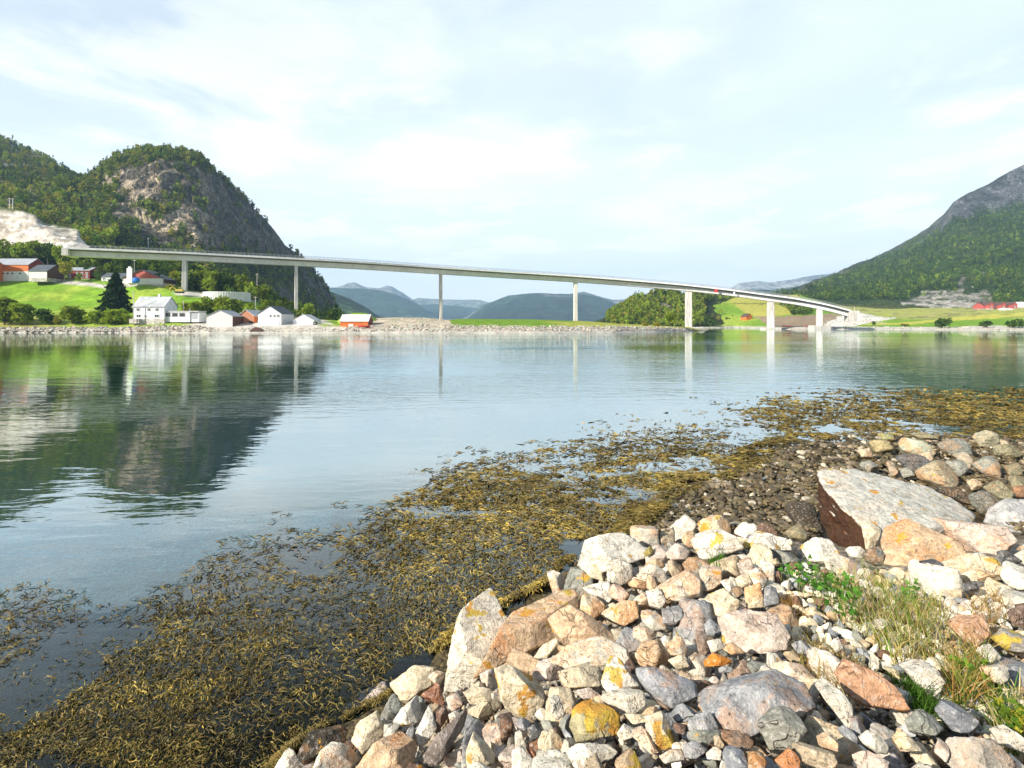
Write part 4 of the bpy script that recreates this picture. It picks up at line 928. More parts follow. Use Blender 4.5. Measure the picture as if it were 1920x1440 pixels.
# ================================================================== near shore: one sheet from the rubble bank into the fjord
_cp = [(1400,1440,1.75),(1900,1440,1.75),(1000,1440,2.3),(750,1440,3.0),(520,1440,3.72),(1400,1250,2.55),(1700,1250,2.55),(1920,1250,2.5),(1100,1250,3.1),(850,1300,3.75),(650,1350,4.1),
       (1500,1080,4.0),(1800,1100,3.8),(1250,1080,4.6),(1050,1150,4.9),(900,1150,5.3),(1380,995,5.6),(1130,1015,5.7),(1045,1085,6.4),(1550,1015,5.8),(1700,1000,6.4),(1920,1010,6.3),
       (1300,940,9.2),(1220,985,8.2),(1500,930,9.3),(1500,850,12.6),(1640,812,15.4),(1400,870,12.0),(1900,850,12.6),(1900,950,8.7),(1750,880,11.2),(1920,822,14.5),(1560,980,7.9)]
_ctrl = [at(*c) for c in _cp]
_ctrl += [np.array(c, float) for c in [(-1.9,3.6,-.22),(-1.2,4.8,-.2),(-.6,5.8,-.18),(.2,7.2,-.2),(1.6,9.2,-.12),(3.4,12,-.15),(6.5,15.5,-.2),(10.5,17.2,-.22),(16,16.5,-.25),
          (-4,3,-.40),(-4,5,-.45),(-5.8,5.6,-.7),(-3,7,-.5),(-2,9,-.6),(0,11,-.6),(-3.5,10.5,-1.1),(.5,14.0,-1.2),(-10,12,-1.7),(-13,9,-1.5),(-14,14,-2.2),(6,18,-.8),(14,22,-.9),(24,24,-.9),(-8,4,-.8),(-9,8,-1.3),(-6,13.5,-1.7),(2,18,-2.2),(10,24,-2.4),(24,29,-2.2),(-3,-2,.3),(-6,-1,-.5),
          (0,0,1.62),(3,0,1.75),(6,0,1.8),(10,2,1.7),(6,3,1.45),(10,6,1.0),(14,9,.7),(18,12,.35),(0,-4,1.9),(6,-4,2.1),(14,-3,2.2),(20,4,1.6),(22,12,.5),(24,18,-.2),(28,20,-.5)]]
_ctrl = np.array(_ctrl)
def _phi(r2): return .5 * r2 * np.log(r2 + 1e-9)
def _tps(cp, lam):
    n = len(cp); d = ((cp[:, None, :2] - cp[None, :, :2]) ** 2).sum(-1)
    A = np.zeros((n + 3, n + 3)); A[:n, :n] = _phi(d) + lam * np.eye(n); A[:n, n] = 1; A[:n, n + 1:] = cp[:, :2]; A[n, :n] = 1; A[n + 1:, :n] = cp[:, :2].T
    return np.linalg.solve(A, np.r_[cp[:, 2], 0, 0, 0])
_w = _tps(_ctrl, .02)
def gz(x, y):
    x = np.asarray(x, float); y = np.asarray(y, float); sh = x.shape; q = np.stack([x.ravel(), y.ravel()], -1); out = np.empty(len(q))
    for i in range(0, len(q), 20000):
        c = q[i:i + 20000]; d = ((c[:, None] - _ctrl[None, :, :2]) ** 2).sum(-1)
        out[i:i + 20000] = _phi(d) @ _w[:-3] + _w[-3] + c @ _w[-2:]
    z = out.reshape(sh)
    deep = ss(0, 1, np.maximum(np.maximum((-x - 17) / 6, (y - 14.5 - .62 * np.maximum(x, 0)) / 6), (x - 24) / 6) * (z < 1.5))
    return np.clip(z, -6.0, 2.3) * (1 - deep) - 6.5 * deep
_gx, _gy = np.arange(-26, 36, .1), np.arange(-9, 62, .1)
_GT = gz(*np.meshgrid(_gx, _gy))
def gzf(x, y):
    a = np.clip((np.asarray(x) + 26) / .1, 0, len(_gx) - 1.001); b = np.clip((np.asarray(y) + 9) / .1, 0, len(_gy) - 1.001)
    i, j = a.astype(int), b.astype(int); a, b = a - i, b - j
    return _GT[j, i] * (1 - a) * (1 - b) + _GT[j, i + 1] * a * (1 - b) + _GT[j + 1, i] * (1 - a) * b + _GT[j + 1, i + 1] * a * b
_DD = np.geomspace(1.0, 60, 900)
def ray_hit(px, py):
    z = H + (CY - py) / F * _DD
    k = np.argmax(z < gzf((px - CX) / F * _DD, _DD))
    return float(_DD[k])

# seaweed bed: outline on the water, in bearing and depression of the photographed shore
WEED = [(-400, 1230), (-100, 1185), (20, 1165), (90, 1195), (150, 1180), (215, 1150), (300, 1105), (360, 1085), (420, 1050), (520, 1020), (600, 1012), (680, 985), (740, 940), (800, 900), (880, 862), (960, 850), (1060, 832), (1160, 812), (1260, 800), (1350, 785), (1440, 768), (1540, 753), (1650, 743), (1800, 736), (2300, 730), (2300, 800), (1900, 815), (1660, 792), (1560, 815), (1440, 850), (1330, 900), (1250, 960), (1215, 1000), (1080, 1060), (1040, 1100), (920, 1150), (760, 1240), (640, 1330), (500, 1460), (300, 1700), (-600, 1700)]
_wp = [(at(x, y, H * F / (y - CY))[0], at(x, y, H * F / (y - CY))[1]) for x, y in WEED]
def weed_mask(x, y):
    q = np.stack([x, y, np.zeros_like(x)], -1)
    s = .09 * np.maximum(y, 2)
    n = fbm(q * .55, 4, 701); n2 = fbm(q * 1.4 + 9, 3, 702)
    m = sum(inpoly(x + n * s * 1.1 + n2 * .1 * s, y + n2 * s * .9 + n * .6 * s - dd * s, _wp) for dd in (-1.4, -.6, 0., .6, 1.3, 2.0)) / 6.0
    m = m > .42 + .55 * fbm(q * np.array([1.0, 1.8, 1]) + 55, 4, 706) 
    # drifting outliers beyond the edge
    out = inpoly(x + .6 * n2, y - 1.0 - .06 * y, _wp) & (fbm(q * np.array([.6, 1.3, 1]) + 31, 4, 703) > .17)
    gaps = fbm(q * np.array([.7, 1.1, 1]) + 77, 4, 704)
    return np.where(m, np.where(gaps > .36, .12, 1.0), np.where(out, .85, 0.0))

def near_ground():
    def grid(xs, ys, nm):
        X, Y = np.meshgrid(xs, ys); Z = gz(X, Y); q = np.stack([X, Y, Z], -1)
        n = fbm(q * 1.7, 4, 711); n2 = fbm(q * 7.0, 3, 712)
        land = ss(-.05, .25, Z)
        Z2 = Z - .17 * land + n * .05 + n2 * .02
        q[..., 2] = Z2
        wm = weed_mask(X, Y)
        dry = blend(solid(X, (.20, .165, .12)), (.33, .28, .21), ss(-.2, .3, n2))
        wet = blend(solid(X, (.055, .040, .018)), (.10, .075, .032), ss(-.2, .35, n2))
        c = blend(wet, dry, ss(.28, .5, Z))
        sand = blend(solid(X, (.11, .27, .30)), (.27, .60, .54), ss(-.6, -1.25, Z + .35 * n))
        sand = blend(sand, (.003, .19, .075), ss(-1.5, -4.0, Z + .5 * n))
        under = ss(-.28, -.5, Z + .06 * n)
        c = blend(c, sand, under * (1 - wm))
        c = blend(c, np.array((.15, .105, .026)), wm * ss(.0, -.2, Z))
        idx = np.arange(X.size).reshape(X.shape)
        Fc = np.stack([idx[:-1, :-1], idx[:-1, 1:], idx[1:, 1:], idx[1:, :-1]], -1).reshape(-1, 4)
        return q.reshape(-1, 3), Fc, c.reshape(-1, 3)
    xs = np.unique(np.r_[np.linspace(-24, -7, 60), np.linspace(-7, 8, 230), np.linspace(8, 32, 130)]); ys = np.unique(np.r_[np.linspace(-8, 1, 40), np.linspace(1, 13, 190), np.linspace(13, 38, 130)])
    V, Fc, C = grid(xs, ys, '')
    tag(link('ground', npmesh('ground', V, Fc, M['land_near'], True, C)), kind='structure')
def land_near_mat():
    t = NT('near_shore_ground'); p = t.pos()
    n1 = t.noise(p, 9, 6, .65); n2 = t.noise(p, 60, 4, .6); v = t.voro(p, 22, 'F1', 'Color')
    k = t.ramp(n1, .3, .7, .6, 1.4); g = t.n('ShaderNodeRGBToBW'); t.set(g.inputs[0], v)
    c = t.mix(1.0, t.mix(1.0, t.attr(), k, 'MULTIPLY'), t.ramp(g.outputs[0], .2, .8, .6, 1.35), 'MULTIPLY')
    h = t.math('ADD', n1, t.math('MULTIPLY', n2, .3)); h = t.math('SUBTRACT', h, t.math('MULTIPLY', t.voro(p, 22), .9))
    t.pbsdf(c, .8, t.bump(h, .7, .03), .25); return t.m
M['land_near'] = land_near_mat()
near_ground()

# ------------------------------------------------------------------ rock material: colour of the object, stain, lichen, specks
def rock_mat():
    t = NT('shore_rock')
    oi = t.n('ShaderNodeObjectInfo'); rnd = oi.outputs['Random']; base = oi.outputs['Color']; lich = oi.outputs['Alpha']
    off = t.n('ShaderNodeCombineXYZ')
    for i, f in enumerate((37.0, 91.0, 53.0)): t.set(off.inputs[i], t.math('MULTIPLY', rnd, f))
    p = t.vmath('ADD', t.pos(), off.outputs[0])
    big = t.noise(p, 3.2, 5, .6, .3); mid = t.noise(p, 11, 6, .65, .4); fine = t.noise(p, 42, 6, .72); grit = t.noise(p, 130, 3, .6)
    strata = t.noise(t.map(p, (3, 9, 22), (.5, .35, 0)), 1.0, 5, .6, .6)
    c = t.mix(1.0, base, t.ramp(mid, .30, .70, .62, 1.22), 'MULTIPLY')
    # rusty and pink staining on the pale rocks
    st = t.math('MULTIPLY', t.ramp(t.math('ADD', big, t.math('MULTIPLY', t.math('SUBTRACT', mid, .5), .5)), .47, .60), t.ramp(rnd, .2, .9, .06, .70))
    c = t.mix(st, c, t.mix(1.0, t.mix(.5, base, (.45, .42, .38, 1)), (1.15, .62, .28, 1), 'MULTIPLY'))
    # pale crystalline bloom and dark mineral specks
    c = t.mix(t.math('MULTIPLY', t.ramp(fine, .53, .62), .6), c, t.mix(.45, base, (.82, .78, .70, 1)))
    c = t.mix(t.math('MULTIPLY', t.ramp(t.math('ADD', t.math('MULTIPLY', fine, .6), t.math('MULTIPLY', grit, .45)), .475, .41), t.ramp(big, .35, .6, .3, .95)), c, (.055, .05, .042, 1))
    c = t.mix(t.math('MULTIPLY', t.ramp(strata, .42, .35), .5), c, t.mix(1.0, c, (.45, .38, .32, 1), 'MULTIPLY'))
    # lichen in lobed patches: yellow and orange
    lb = t.math('ADD', t.noise(p, 6.5, 3, .5), t.math('MULTIPLY', t.math('SUBTRACT', t.noise(p, 34, 4, .6), .5), .22))
    lm = t.ramp(lb, t.math('SUBTRACT', .71, t.math('MULTIPLY', lich, .32)), t.math('SUBTRACT', .74, t.math('MULTIPLY', lich, .32)))
    lc = t.mix(t.ramp(t.noise(p, 4.1, 2), .42, .58), (.56, .40, .045, 1), (.58, .25, .025, 1))
    lc = t.mix(t.ramp(t.noise(p, 45, 3), .4, .6, 0, .45), lc, (.30, .20, .03, 1))
    c = t.mix(t.math('MULTIPLY', lm, .9), c, lc)
    pc = t.vmath('ADD', p, t.vmath('SCALE', t.noise(p, 5, 4, .6, out='Color')))
    pc.node.inputs[1].links[0].from_node.inputs['Scale'].default_value = .22
    cr = t.ramp(t.voro(pc, 5.5, 'DISTANCE_TO_EDGE'), .0, .035, 1.0, 0.0); cr = t.math('MULTIPLY', cr, t.ramp(t.noise(p, 3.4, 3), .50, .62))
    c = t.mix(t.math('MULTIPLY', cr, .38), c, (.07, .055, .04, 1))
    c = t.mix(1.0, c, t.attr(), 'MULTIPLY')
    h = t.math('ADD', t.math('MULTIPLY', mid, 1.0), t.math('MULTIPLY', fine, .38)); h = t.math('ADD', h, t.math('MULTIPLY', strata, .7)); h = t.math('ADD', h, t.math('MULTIPLY', grit, .10)); h = t.math('SUBTRACT', h, t.math('MULTIPLY', cr, .35))
    t.pbsdf(c, .82, t.bump(h, .9, .04), .25)
    return t.m
M['rock'] = rock_mat()
def wet_rock_mat():
    t = NT('wet_stone'); p = t.pos(); mid = t.noise(p, 14, 6, .65, .4); fine = t.noise(p, 70, 4, .65)
    c = t.mix(1.0, t.attr(), t.ramp(mid, .3, .7, .55, 1.4), 'MULTIPLY'); c = t.mix(t.math('MULTIPLY', t.ramp(fine, .42, .34), .6), c, (.04, .035, .03, 1))
    t.pbsdf(c, .5, t.bump(t.math('ADD', mid, t.math('MULTIPLY', fine, .3)), .6, .02), .4); return t.m
M['pebble'] = wet_rock_mat()

ROCKS = []          # (bearing px, foot px polygons) kept to leave room for them when the small stones are strewn
def planes_mesh(nrm, d, ext, frame, sub, p=22.0, rough=.035, seed=0):
    """surface of the convex body {x: n.x <= d} about its middle, edges worn, faces broken by noise; ext sizes along frame axes"""
    V0, Fc = ICO[sub]
    D0 = (V0 * ext) @ frame; D0 /= np.linalg.norm(D0, axis=1)[:, None]
    g = np.maximum(D0 @ nrm.T / d, 1e-4)
    gm = g.max(1, keepdims=True); rad = 1 / (gm[:, 0] * ((g / gm) ** p).sum(1) ** (1 / p))
    V = D0 * rad[:, None]; s = float(np.mean(ext))
    n = fbm(V / s * 1.6 + seed * 7.7, 5, seed, .55); n2 = np.abs(fbm(V / s * np.array([2.2, 3.5, 5.0]) + seed * 3.1, 4, seed + 3))
    st = fbm(V / s * np.array([1.5, 1.9, 2.4]) + seed * 5.3, 3, seed + 8); st = (np.floor(st * 5) + ss(.0, .22, st * 5 - np.floor(st * 5))) / 5; V = V * (1 + rough * 2.6 * st)[:, None]; n3 = fbm(V / s * 6.0 + seed * 1.7, 3, seed + 5); V = V * (1 + rough * 1.5 * n - rough * 1.6 * n2 + rough * .5 * n3)[:, None]
    return V, Fc
def rnd_unit(r):
    v = r.normal(size=3); return v / np.linalg.norm(v)
def nrmz(v): v = np.asarray(v, float); return v / np.linalg.norm(v)

PAL = {'white': (.72, .66, .54), 'cream': (.70, .58, .39), 'tan': (.50, .39, .25), 'orange': (.58, .40, .24), 'pink': (.62, .50, .40), 'rust': (.34, .15, .08), 'brown': (.17, .10, .065), 'grey': (.29, .29, .285), 'dark': (.10, .10, .098), 'greygreen': (.25, .25, .205), 'speck': (.64, .58, .46), 'wetdark': (.05, .04, .026), 'moss': (.38, .33, .18), 'bright': (.60, .22, .03), 'oliv': (.24, .21, .12)}
ZO = {'A': (500, 1040, 3.6), 'B': (960, 920, 3.79), 'C': (960, 1180, 3.84), 'D': (1400, 1000, 3.273), 'E': (1400, 740, 3.692), 'P': (0, 0, 1.0)}
def hull2(q):
    q = sorted(map(tuple, q))
    def half(pts):
        h = []
        for p in pts:
            while len(h) > 1 and (h[-1][0] - h[-2][0]) * (p[1] - h[-2][1]) - (h[-1][1] - h[-2][1]) * (p[0] - h[-2][0]) <= 1e-9: h.pop()
            h.append(p)
        return h[:-1]
    return np.array(half(q) + half(q[::-1]))
def traced_rock(label, zc, poly, col, lichen=.2, thick=.8, upmix=.34, lift=.0, p=90., rough=.028, seed=None, sub=None, group=None, name='rock', dark_sides=None, dmul=1.0, scl=1.15):
    """a rock with the photographed outline standing on the bank: outline edges, a few broken front faces and a back"""
    ox, oy, sc = ZO[zc]; pts = np.array([(ox + x / sc, oy + y / sc) for x, y in poly])
    seed = len(ROCKS) + 1 if seed is None else seed; r = np.random.default_rng(2000 + seed)
    cpx = pts.mean(0); pts = cpx + (pts - cpx) * scl; D = ray_hit(*cpx) * dmul; D -= .42 * min(np.ptp(pts[:, 0]), np.ptp(pts[:, 1])) / F * D; C = at(cpx[0], cpx[1], D)
    toc = nrmz(np.array([0, 0, H]) - C); n = nrmz(toc * (1 - upmix) + np.array([0, 0, 1.]) * upmix)
    eye = np.array([0, 0, H]); W = []
    for x, y in pts:
        dr = at(x, y, 1.0) - eye; W.append(eye + dr * (np.dot(C - eye, n) / np.dot(dr, n)))
    W = np.array(W); C = W.mean(0)
    u = nrmz(np.cross((0, 0, 1.0), n)); v = np.cross(n, u); q = np.stack([(W - C) @ u, (W - C) @ v], -1)
    # principal axes keep the sampling even on long rocks
    ew, ev = np.linalg.eigh(np.cov(q.T)); a1 = ev[:, 1]; U = u * a1[0] + v * a1[1]; Vv = np.cross(n, U)
    q = hull2(np.stack([(W - C) @ U, (W - C) @ Vv], -1))
    ex, ey = np.abs(q[:, 0]).max(), np.abs(q[:, 1]).max(); m = min(ex, ey); t = thick * m
    N, Dd = [], []
    for i in range(len(q)):
        a, b = q[i], q[(i + 1) % len(q)]; e = b - a
        if np.linalg.norm(e) < 1e-6: continue
        no = np.array([e[1], -e[0]]) / np.linalg.norm(e); mid = (a + b) / 2
        if no @ mid < .12 * m: continue
        e3 = U * no[0] + Vv * no[1]; m3 = U * mid[0] + Vv * mid[1]
        for tl in ((.15 + .7 * r.random()), -(.05 + .35 * r.random())):
            nn = nrmz(e3 + n * tl); N.append(nn); Dd.append(nn @ m3)
    for k in range(5):
        nn = nrmz(n + (U * r.normal() + Vv * r.normal()) * .48); N.append(nn); Dd.append(t * (.34 + .26 * r.random()))
    for k in range(2):
        nn = nrmz(-n + (U * r.normal() + Vv * r.normal()) * .25); N.append(nn); Dd.append(t * (1.35 + .3 * r.random()))
    big = max(np.ptp(pts[:, 0]), np.ptp(pts[:, 1]))
    sub = sub or (6 if big > 150 else 5 if big > 55 else 4)
    V, Fc = planes_mesh(np.array(N), np.array(Dd), np.array([ex, ey, t * .8]), np.stack([U, Vv, n]), sub, p, rough, seed)
    colr = np.ones((len(V), 3))
    if dark_sides is not None:
        f = ss(*dark_sides[1:3], (V @ nrmz(dark_sides[0])) / np.linalg.norm(V, axis=1)); colr = blend(colr, dark_sides[3], f)
    me = npmesh(name, V, Fc, M['rock'], True, colr)
    o = link(name, me, None, C + np.array([0, 0, lift])); c = PAL[col] if isinstance(col, str) else col
    o.color = (c[0], c[1], c[2], lichen); tag(o, label, 'rock', group); ROCKS.append((pts, D)); return o

def hull_rock(label, pts3, col, lichen, sub=5, p=30., rough=.025, seed=1, face_tint=None, outline=None, name='rock'):
    pts3 = np.array(pts3); C = pts3.mean(0); bm = bmesh.new()
    for q in pts3 - C: bm.verts.new(q.tolist())
    res = bmesh.ops.convex_hull(bm, input=bm.verts); bm.normal_update()
    N, Dd = [], []
    for f in bm.faces:
        nn = np.array(f.normal[:]); d = nn @ np.array(f.verts[0].co[:])
        if d < 0: nn, d = -nn, -d
        N.append(nn); Dd.append(max(d, .02))
    bm.free(); w, ev = np.linalg.eigh(np.cov((pts3 - C).T)); ext = np.abs((pts3 - C) @ ev).max(0)
    fr = ev.T.copy()
    if np.linalg.det(fr) < 0: fr[0] *= -1
    V, Fc = planes_mesh(np.array(N), np.array(Dd), ext, fr, sub, p, rough, seed)
    colr = np.ones((len(V), 3))
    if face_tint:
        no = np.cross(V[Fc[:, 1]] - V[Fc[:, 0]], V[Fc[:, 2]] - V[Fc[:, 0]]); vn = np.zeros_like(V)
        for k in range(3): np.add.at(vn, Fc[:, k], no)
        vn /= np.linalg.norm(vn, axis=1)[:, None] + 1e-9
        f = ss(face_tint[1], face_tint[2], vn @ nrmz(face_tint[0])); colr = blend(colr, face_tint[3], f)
    o = link(name, npmesh(name, V, Fc, M['rock'], True, colr), None, C); c = PAL[col] if isinstance(col, str) else col
    o.color = (c[0], c[1], c[2], lichen); tag(o, label, 'rock')
    if outline is not None: ROCKS.append((np.array(outline, float), float(C[1])))
    return o

# great slab leaning at the water with its dark rusty underside to the side
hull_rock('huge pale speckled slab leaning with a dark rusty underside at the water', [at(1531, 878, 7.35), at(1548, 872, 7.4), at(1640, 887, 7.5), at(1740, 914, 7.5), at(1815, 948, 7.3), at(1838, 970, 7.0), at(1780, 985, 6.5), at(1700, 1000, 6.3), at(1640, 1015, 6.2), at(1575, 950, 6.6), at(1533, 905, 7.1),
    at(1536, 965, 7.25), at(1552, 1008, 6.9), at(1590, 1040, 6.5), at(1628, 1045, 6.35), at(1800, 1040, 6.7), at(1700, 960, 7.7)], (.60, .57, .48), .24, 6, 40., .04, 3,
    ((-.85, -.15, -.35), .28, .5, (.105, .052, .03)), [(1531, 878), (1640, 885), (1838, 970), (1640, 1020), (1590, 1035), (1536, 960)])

T = traced_rock
T('rusty orange slab propped against the huge pale slab', 'E', [(915,980),(955,910),(1080,872),(1210,905),(1370,1000),(1640,1110),(1320,1130),(1290,1195),(945,1200)], 'orange', .15, .5, .65, scl=1.0)
T('flat orange brown slab resting on top of its cracked orange neighbour', 'E', [(1170,872),(1500,868),(1760,900),(1905,1020),(1740,1150),(1480,1020)], 'pink', .1, .5, .6, lift=.07, scl=1.02)
T('pale block under the dark underside of the huge slab', 'E', [(800,890),(960,880),(910,960),(880,1060),(830,1060)], 'cream', .2)
T('low cream slab with one orange lichen spot below the orange slabs', 'E', [(1310,1112),(1480,1100),(1700,1140),(1780,1230),(1600,1245),(1450,1255)], 'cream', .3, .6, .6)
T('striped grey boulder at the edge of the picture behind the orange slabs', 'E', [(1660,880),(1700,780),(1800,730),(1960,700),(1960,960),(1850,945)], (.42,.41,.39), .05, .8)
T('dark angular stone beside the end of the orange slabs', 'E', [(1730,1080),(1800,1080),(1900,1150),(1760,1160)], 'dark', 0)
T('white streaked slab at the edge of the picture under the dark angular stone', 'E', [(1780,1165),(1960,1150),(1960,1310),(1850,1320),(1760,1240)], 'white', .1, .6, .6)
BL = [('pale green topped boulder in the middle of the beach boulders', [(1050,320),(1070,300),(1230,320),(1330,400),(1290,430),(1200,390),(1090,380)], (.40,.41,.30)),
 ('dark grey rounded boulder below the pale green topped one', [(1035,430),(1080,390),(1200,420),(1290,470),(1180,520),(1080,480)], 'dark'),
 ('small tan boulder wedged between two beach boulders', [(1200,400),(1270,390),(1290,450),(1240,470)], 'tan'),
 ('bright tan rounded boulder just behind the huge slab', [(1170,530),(1260,470),(1400,460),(1470,540),(1460,620),(1380,635),(1220,580)], (.36,.30,.19)),
 ('broad dark boulder in the back row on the beach', [(1330,340),(1450,295),(1530,310),(1565,400),(1450,410),(1340,370)], 'greygreen'),
 ('yellowish smooth boulder at the water edge in the back row', [(1560,280),(1620,250),(1730,265),(1760,320),(1690,370),(1600,340)], (.36,.33,.22)),
 ('dark brown boulder near the water at the picture edge', [(1700,350),(1830,340),(1940,390),(1880,430),(1740,420)], 'oliv'),
 ('light tan boulder leaning on the broad dark boulder', [(1430,410),(1510,395),(1570,450),(1540,500),(1450,440)], (.38,.32,.22)),
 ('grey olive boulder behind the bright tan one', [(1360,470),(1480,440),(1540,510),(1470,560)], 'greygreen'),
 ('blotched grey boulder in front of the dark brown one', [(1560,480),(1700,410),(1750,470),(1760,570),(1640,540)], 'greygreen'),
 ('brownish boulder between blotched and dark ones behind the slabs', [(1630,620),(1760,590),(1850,700),(1830,740),(1700,690)], 'oliv'),
 ('dark rounded boulder beside the striped grey boulder', [(1520,700),(1650,660),(1770,720),(1720,810),(1600,800)], (.15,.145,.115)),
 ('squarish ochre boulder at the pebble beach top', [(850,320),(980,310),(1015,370),(900,395)], (.36,.29,.14)),
 ('yellow green stone beyond the squarish ochre boulder', [(900,260),(1010,270),(1020,310),(930,305)], (.30,.29,.13)),
 ('upright tan stone on the pebbles behind the huge slab tip', [(965,470),(1010,445),(1050,540),(1000,560)], (.40,.32,.22)),
 ('flat grey stone on the pebbles behind the huge slab tip', [(770,470),(850,450),(910,490),(850,530)], 'greygreen'),
 ('greenish mossy rock in the dark gap before the huge slab', [(270,940),(360,880),(420,960),(410,1010),(300,985)], 'oliv'),
 ('black rock close against the huge slab', [(265,750),(350,730),(470,770),(530,960),(420,980),(330,860)], 'wetdark'),  # near-black colour over the whole rock
 ('pale sunny stone behind the yellowish smooth boulder', [(1750,300),(1830,345),(1760,345)], 'tan'),
 ('dark low rock behind the bright tan boulder', [(1230,610),(1480,640),(1560,760),(1400,700)], 'wetdark'),
 ('small olive stone among the beach boulders near the picture edge', [(1780,480),(1880,470),(1920,540),(1820,560)], 'oliv'),
 ('brown stone low between blotched boulder and striped boulder', [(1520,590),(1600,580),(1640,620),(1560,650)], 'tan'),
 ('dark wet boulder at the picture edge behind the brownish one', [(1800,560),(1930,560),(1930,650),(1840,640)], 'oliv'),
 ('rust tinted stone near the dark edge boulder on the beach', [(1840,640),(1940,610),(1940,700),(1860,700)], (.28,.15,.08)),
 ('small grey boulder before the grey olive one', [(1060,520),(1130,495),(1165,560),(1090,570)], 'greygreen'),
 ('slim stone lying in front of the squarish ochre boulder', [(760,380),(850,370),(880,420),(800,430)], 'tan'),
 ('low brown rock near the water beyond the pale green boulder', [(1120,250),(1260,260),(1340,300),(1200,300)], 'oliv')]
for lab, pl, c in BL: T(lab, 'E', pl, c, 0.0, .9, .4, p=10., rough=.05, dmul=.955, group='boulders on the pebble beach')
AL = [('tall pointed speckled rock standing over the seaweed', [(1500,255),(1560,360),(1610,490),(1500,620),(1440,760),(1330,960),(1200,1000),(1170,840),(1260,650),(1320,400)], 'speck', .35),
 ('flat pale orange slab jutting out over the seaweed', [(690,640),(830,622),(1080,607),(1255,660),(1200,740),(990,765),(830,825),(730,760)], 'cream', .15),
 ('tan block directly under the jutting pale slab', [(830,850),(1000,758),(1130,770),(1090,850),(1100,890),(960,975),(900,960)], 'cream', .25),
 ('dark wet rock in the seaweed beside the tall pointed rock', [(960,530),(1020,450),(1180,395),(1280,440),(1270,540),(1160,610),(970,612)], (.13,.11,.08), 0, .22),
 ('greenish pointed rock at the edge of the seaweed', [(525,810),(540,940),(470,1130),(290,1170),(255,1090),(300,1010),(420,900)], 'greygreen', .0),
 ('white rimmed orange stained rock beside the greenish pointed one', [(500,1000),(560,930),(770,840),(840,1030),(700,1045),(640,1200),(570,1250),(520,1130)], 'pink', .1),
 ('cream block below the orange stained rock', [(740,1065),(785,1190),(760,1260),(660,1325),(575,1230),(600,1160)], 'cream', .1),
 ('split rock half white and half brown at the bottom edge', [(440,1270),(530,1290),(660,1330),(540,1450),(320,1450),(370,1330)], 'white', 0),
 ('large orange slab with a dark rust patch at the bottom edge', [(910,1170),(1010,1280),(980,1390),(960,1450),(540,1450),(700,1310)], 'orange', .15),
 ('brown sliver at the waterline beside black wet stones', [(180,1310),(290,1195),(300,1230),(215,1340)], 'brown', 0),
 ('white rock with brown band in the bottom corner by the water', [(30,1450),(160,1300),(240,1420),(235,1450)], 'white', 0),
 ('pale grey rock with a cream face above the large orange slab', [(830,1110),(960,1000),(1010,960),(1070,1090),(990,1140),(840,1140)], 'white', .1),
 ('tall white sliver standing beside the dark long slab', [(1100,1000),(1140,1180),(1020,1330),(1010,1200)], 'white', .05),
 ('dark long slab lying on edge near the bottom', [(1290,1090),(1340,1060),(1330,1150),(1180,1380),(1100,1450),(1030,1450),(1030,1350)], (.22,.18,.15), 0),
 ('reddish wedge under the small white stone', [(1050,950),(1160,870),(1200,1000),(1190,1020)], 'rust', 0),
 ('small white stone at the foot of the tall pointed rock', [(1090,820),(1150,780),(1210,800),(1150,880)], 'white', 0),
 ('dark brown chip between the white slivers', [(1110,1080),(1200,1020),(1230,1090),(1150,1200)], 'brown', 0),
 ('cream rock with a rust red top below the tall pointed rock', [(1320,900),(1400,880),(1560,930),(1600,1030),(1380,1000)], 'cream', 0),
 ('cream wedge under the red topped rock', [(1340,1060),(1480,990),(1560,1050),(1430,1100),(1370,1060)], 'cream', 0),
 ('brown upright stone under the big yellow stained block', [(1570,1080),(1640,1040),(1690,1100),(1640,1220),(1590,1260)], 'brown', 0),
 ('big cream block stained yellow in the middle of the bank', [(1550,780),(1660,760),(1800,800),(1870,900),(1830,1090),(1650,1030),(1600,990)], 'cream', .35),
 ('cream wedge leaning near the bottom edge under the brown stone', [(1400,1210),(1540,1330),(1530,1400),(1340,1450),(1350,1330)], 'cream', .1),
 ('flat grey stone below the big yellow stained block', [(1660,1100),(1800,1110),(1750,1190),(1680,1150)], 'grey', 0),
 ('black wet stones mass between the greenish rock and the split rock', [(300,1190),(470,1140),(520,1180),(520,1260),(400,1280),(260,1380),(220,1340)], 'wetdark', 0),
 ('thin white flake by the brown chip', [(1230,1080),(1280,1050),(1290,1090),(1240,1130)], 'white', 0),
 ('pale rock under the tall speckled one with rusty side', [(1210,960),(1300,930),(1320,1020),(1240,1060)], 'pink', 0),
 ('grey pale chip above the split rock', [(800,1150),(900,1140),(850,1230),(790,1220)], 'speck', .1),
 ('wet ochre slab sunk in the seaweed beside the greenish rock', [(130,1000),(200,900),(350,820),(320,880),(230,950),(170,1040)], (.16,.11,.05), 0)]
for lab, pl, c, l, *zz in AL: T(lab, 'A', pl, c, l, lift=zz[0] if zz else 0.0)
T('large sloping orange slab with yellow lichen running down to the water', 'P', [(935,1205),(965,1150),(1040,1105),(1066,1100),(1086,1165),(1040,1185),(1000,1200),(940,1240),(900,1262)], 'orange', .38, .6, .55)
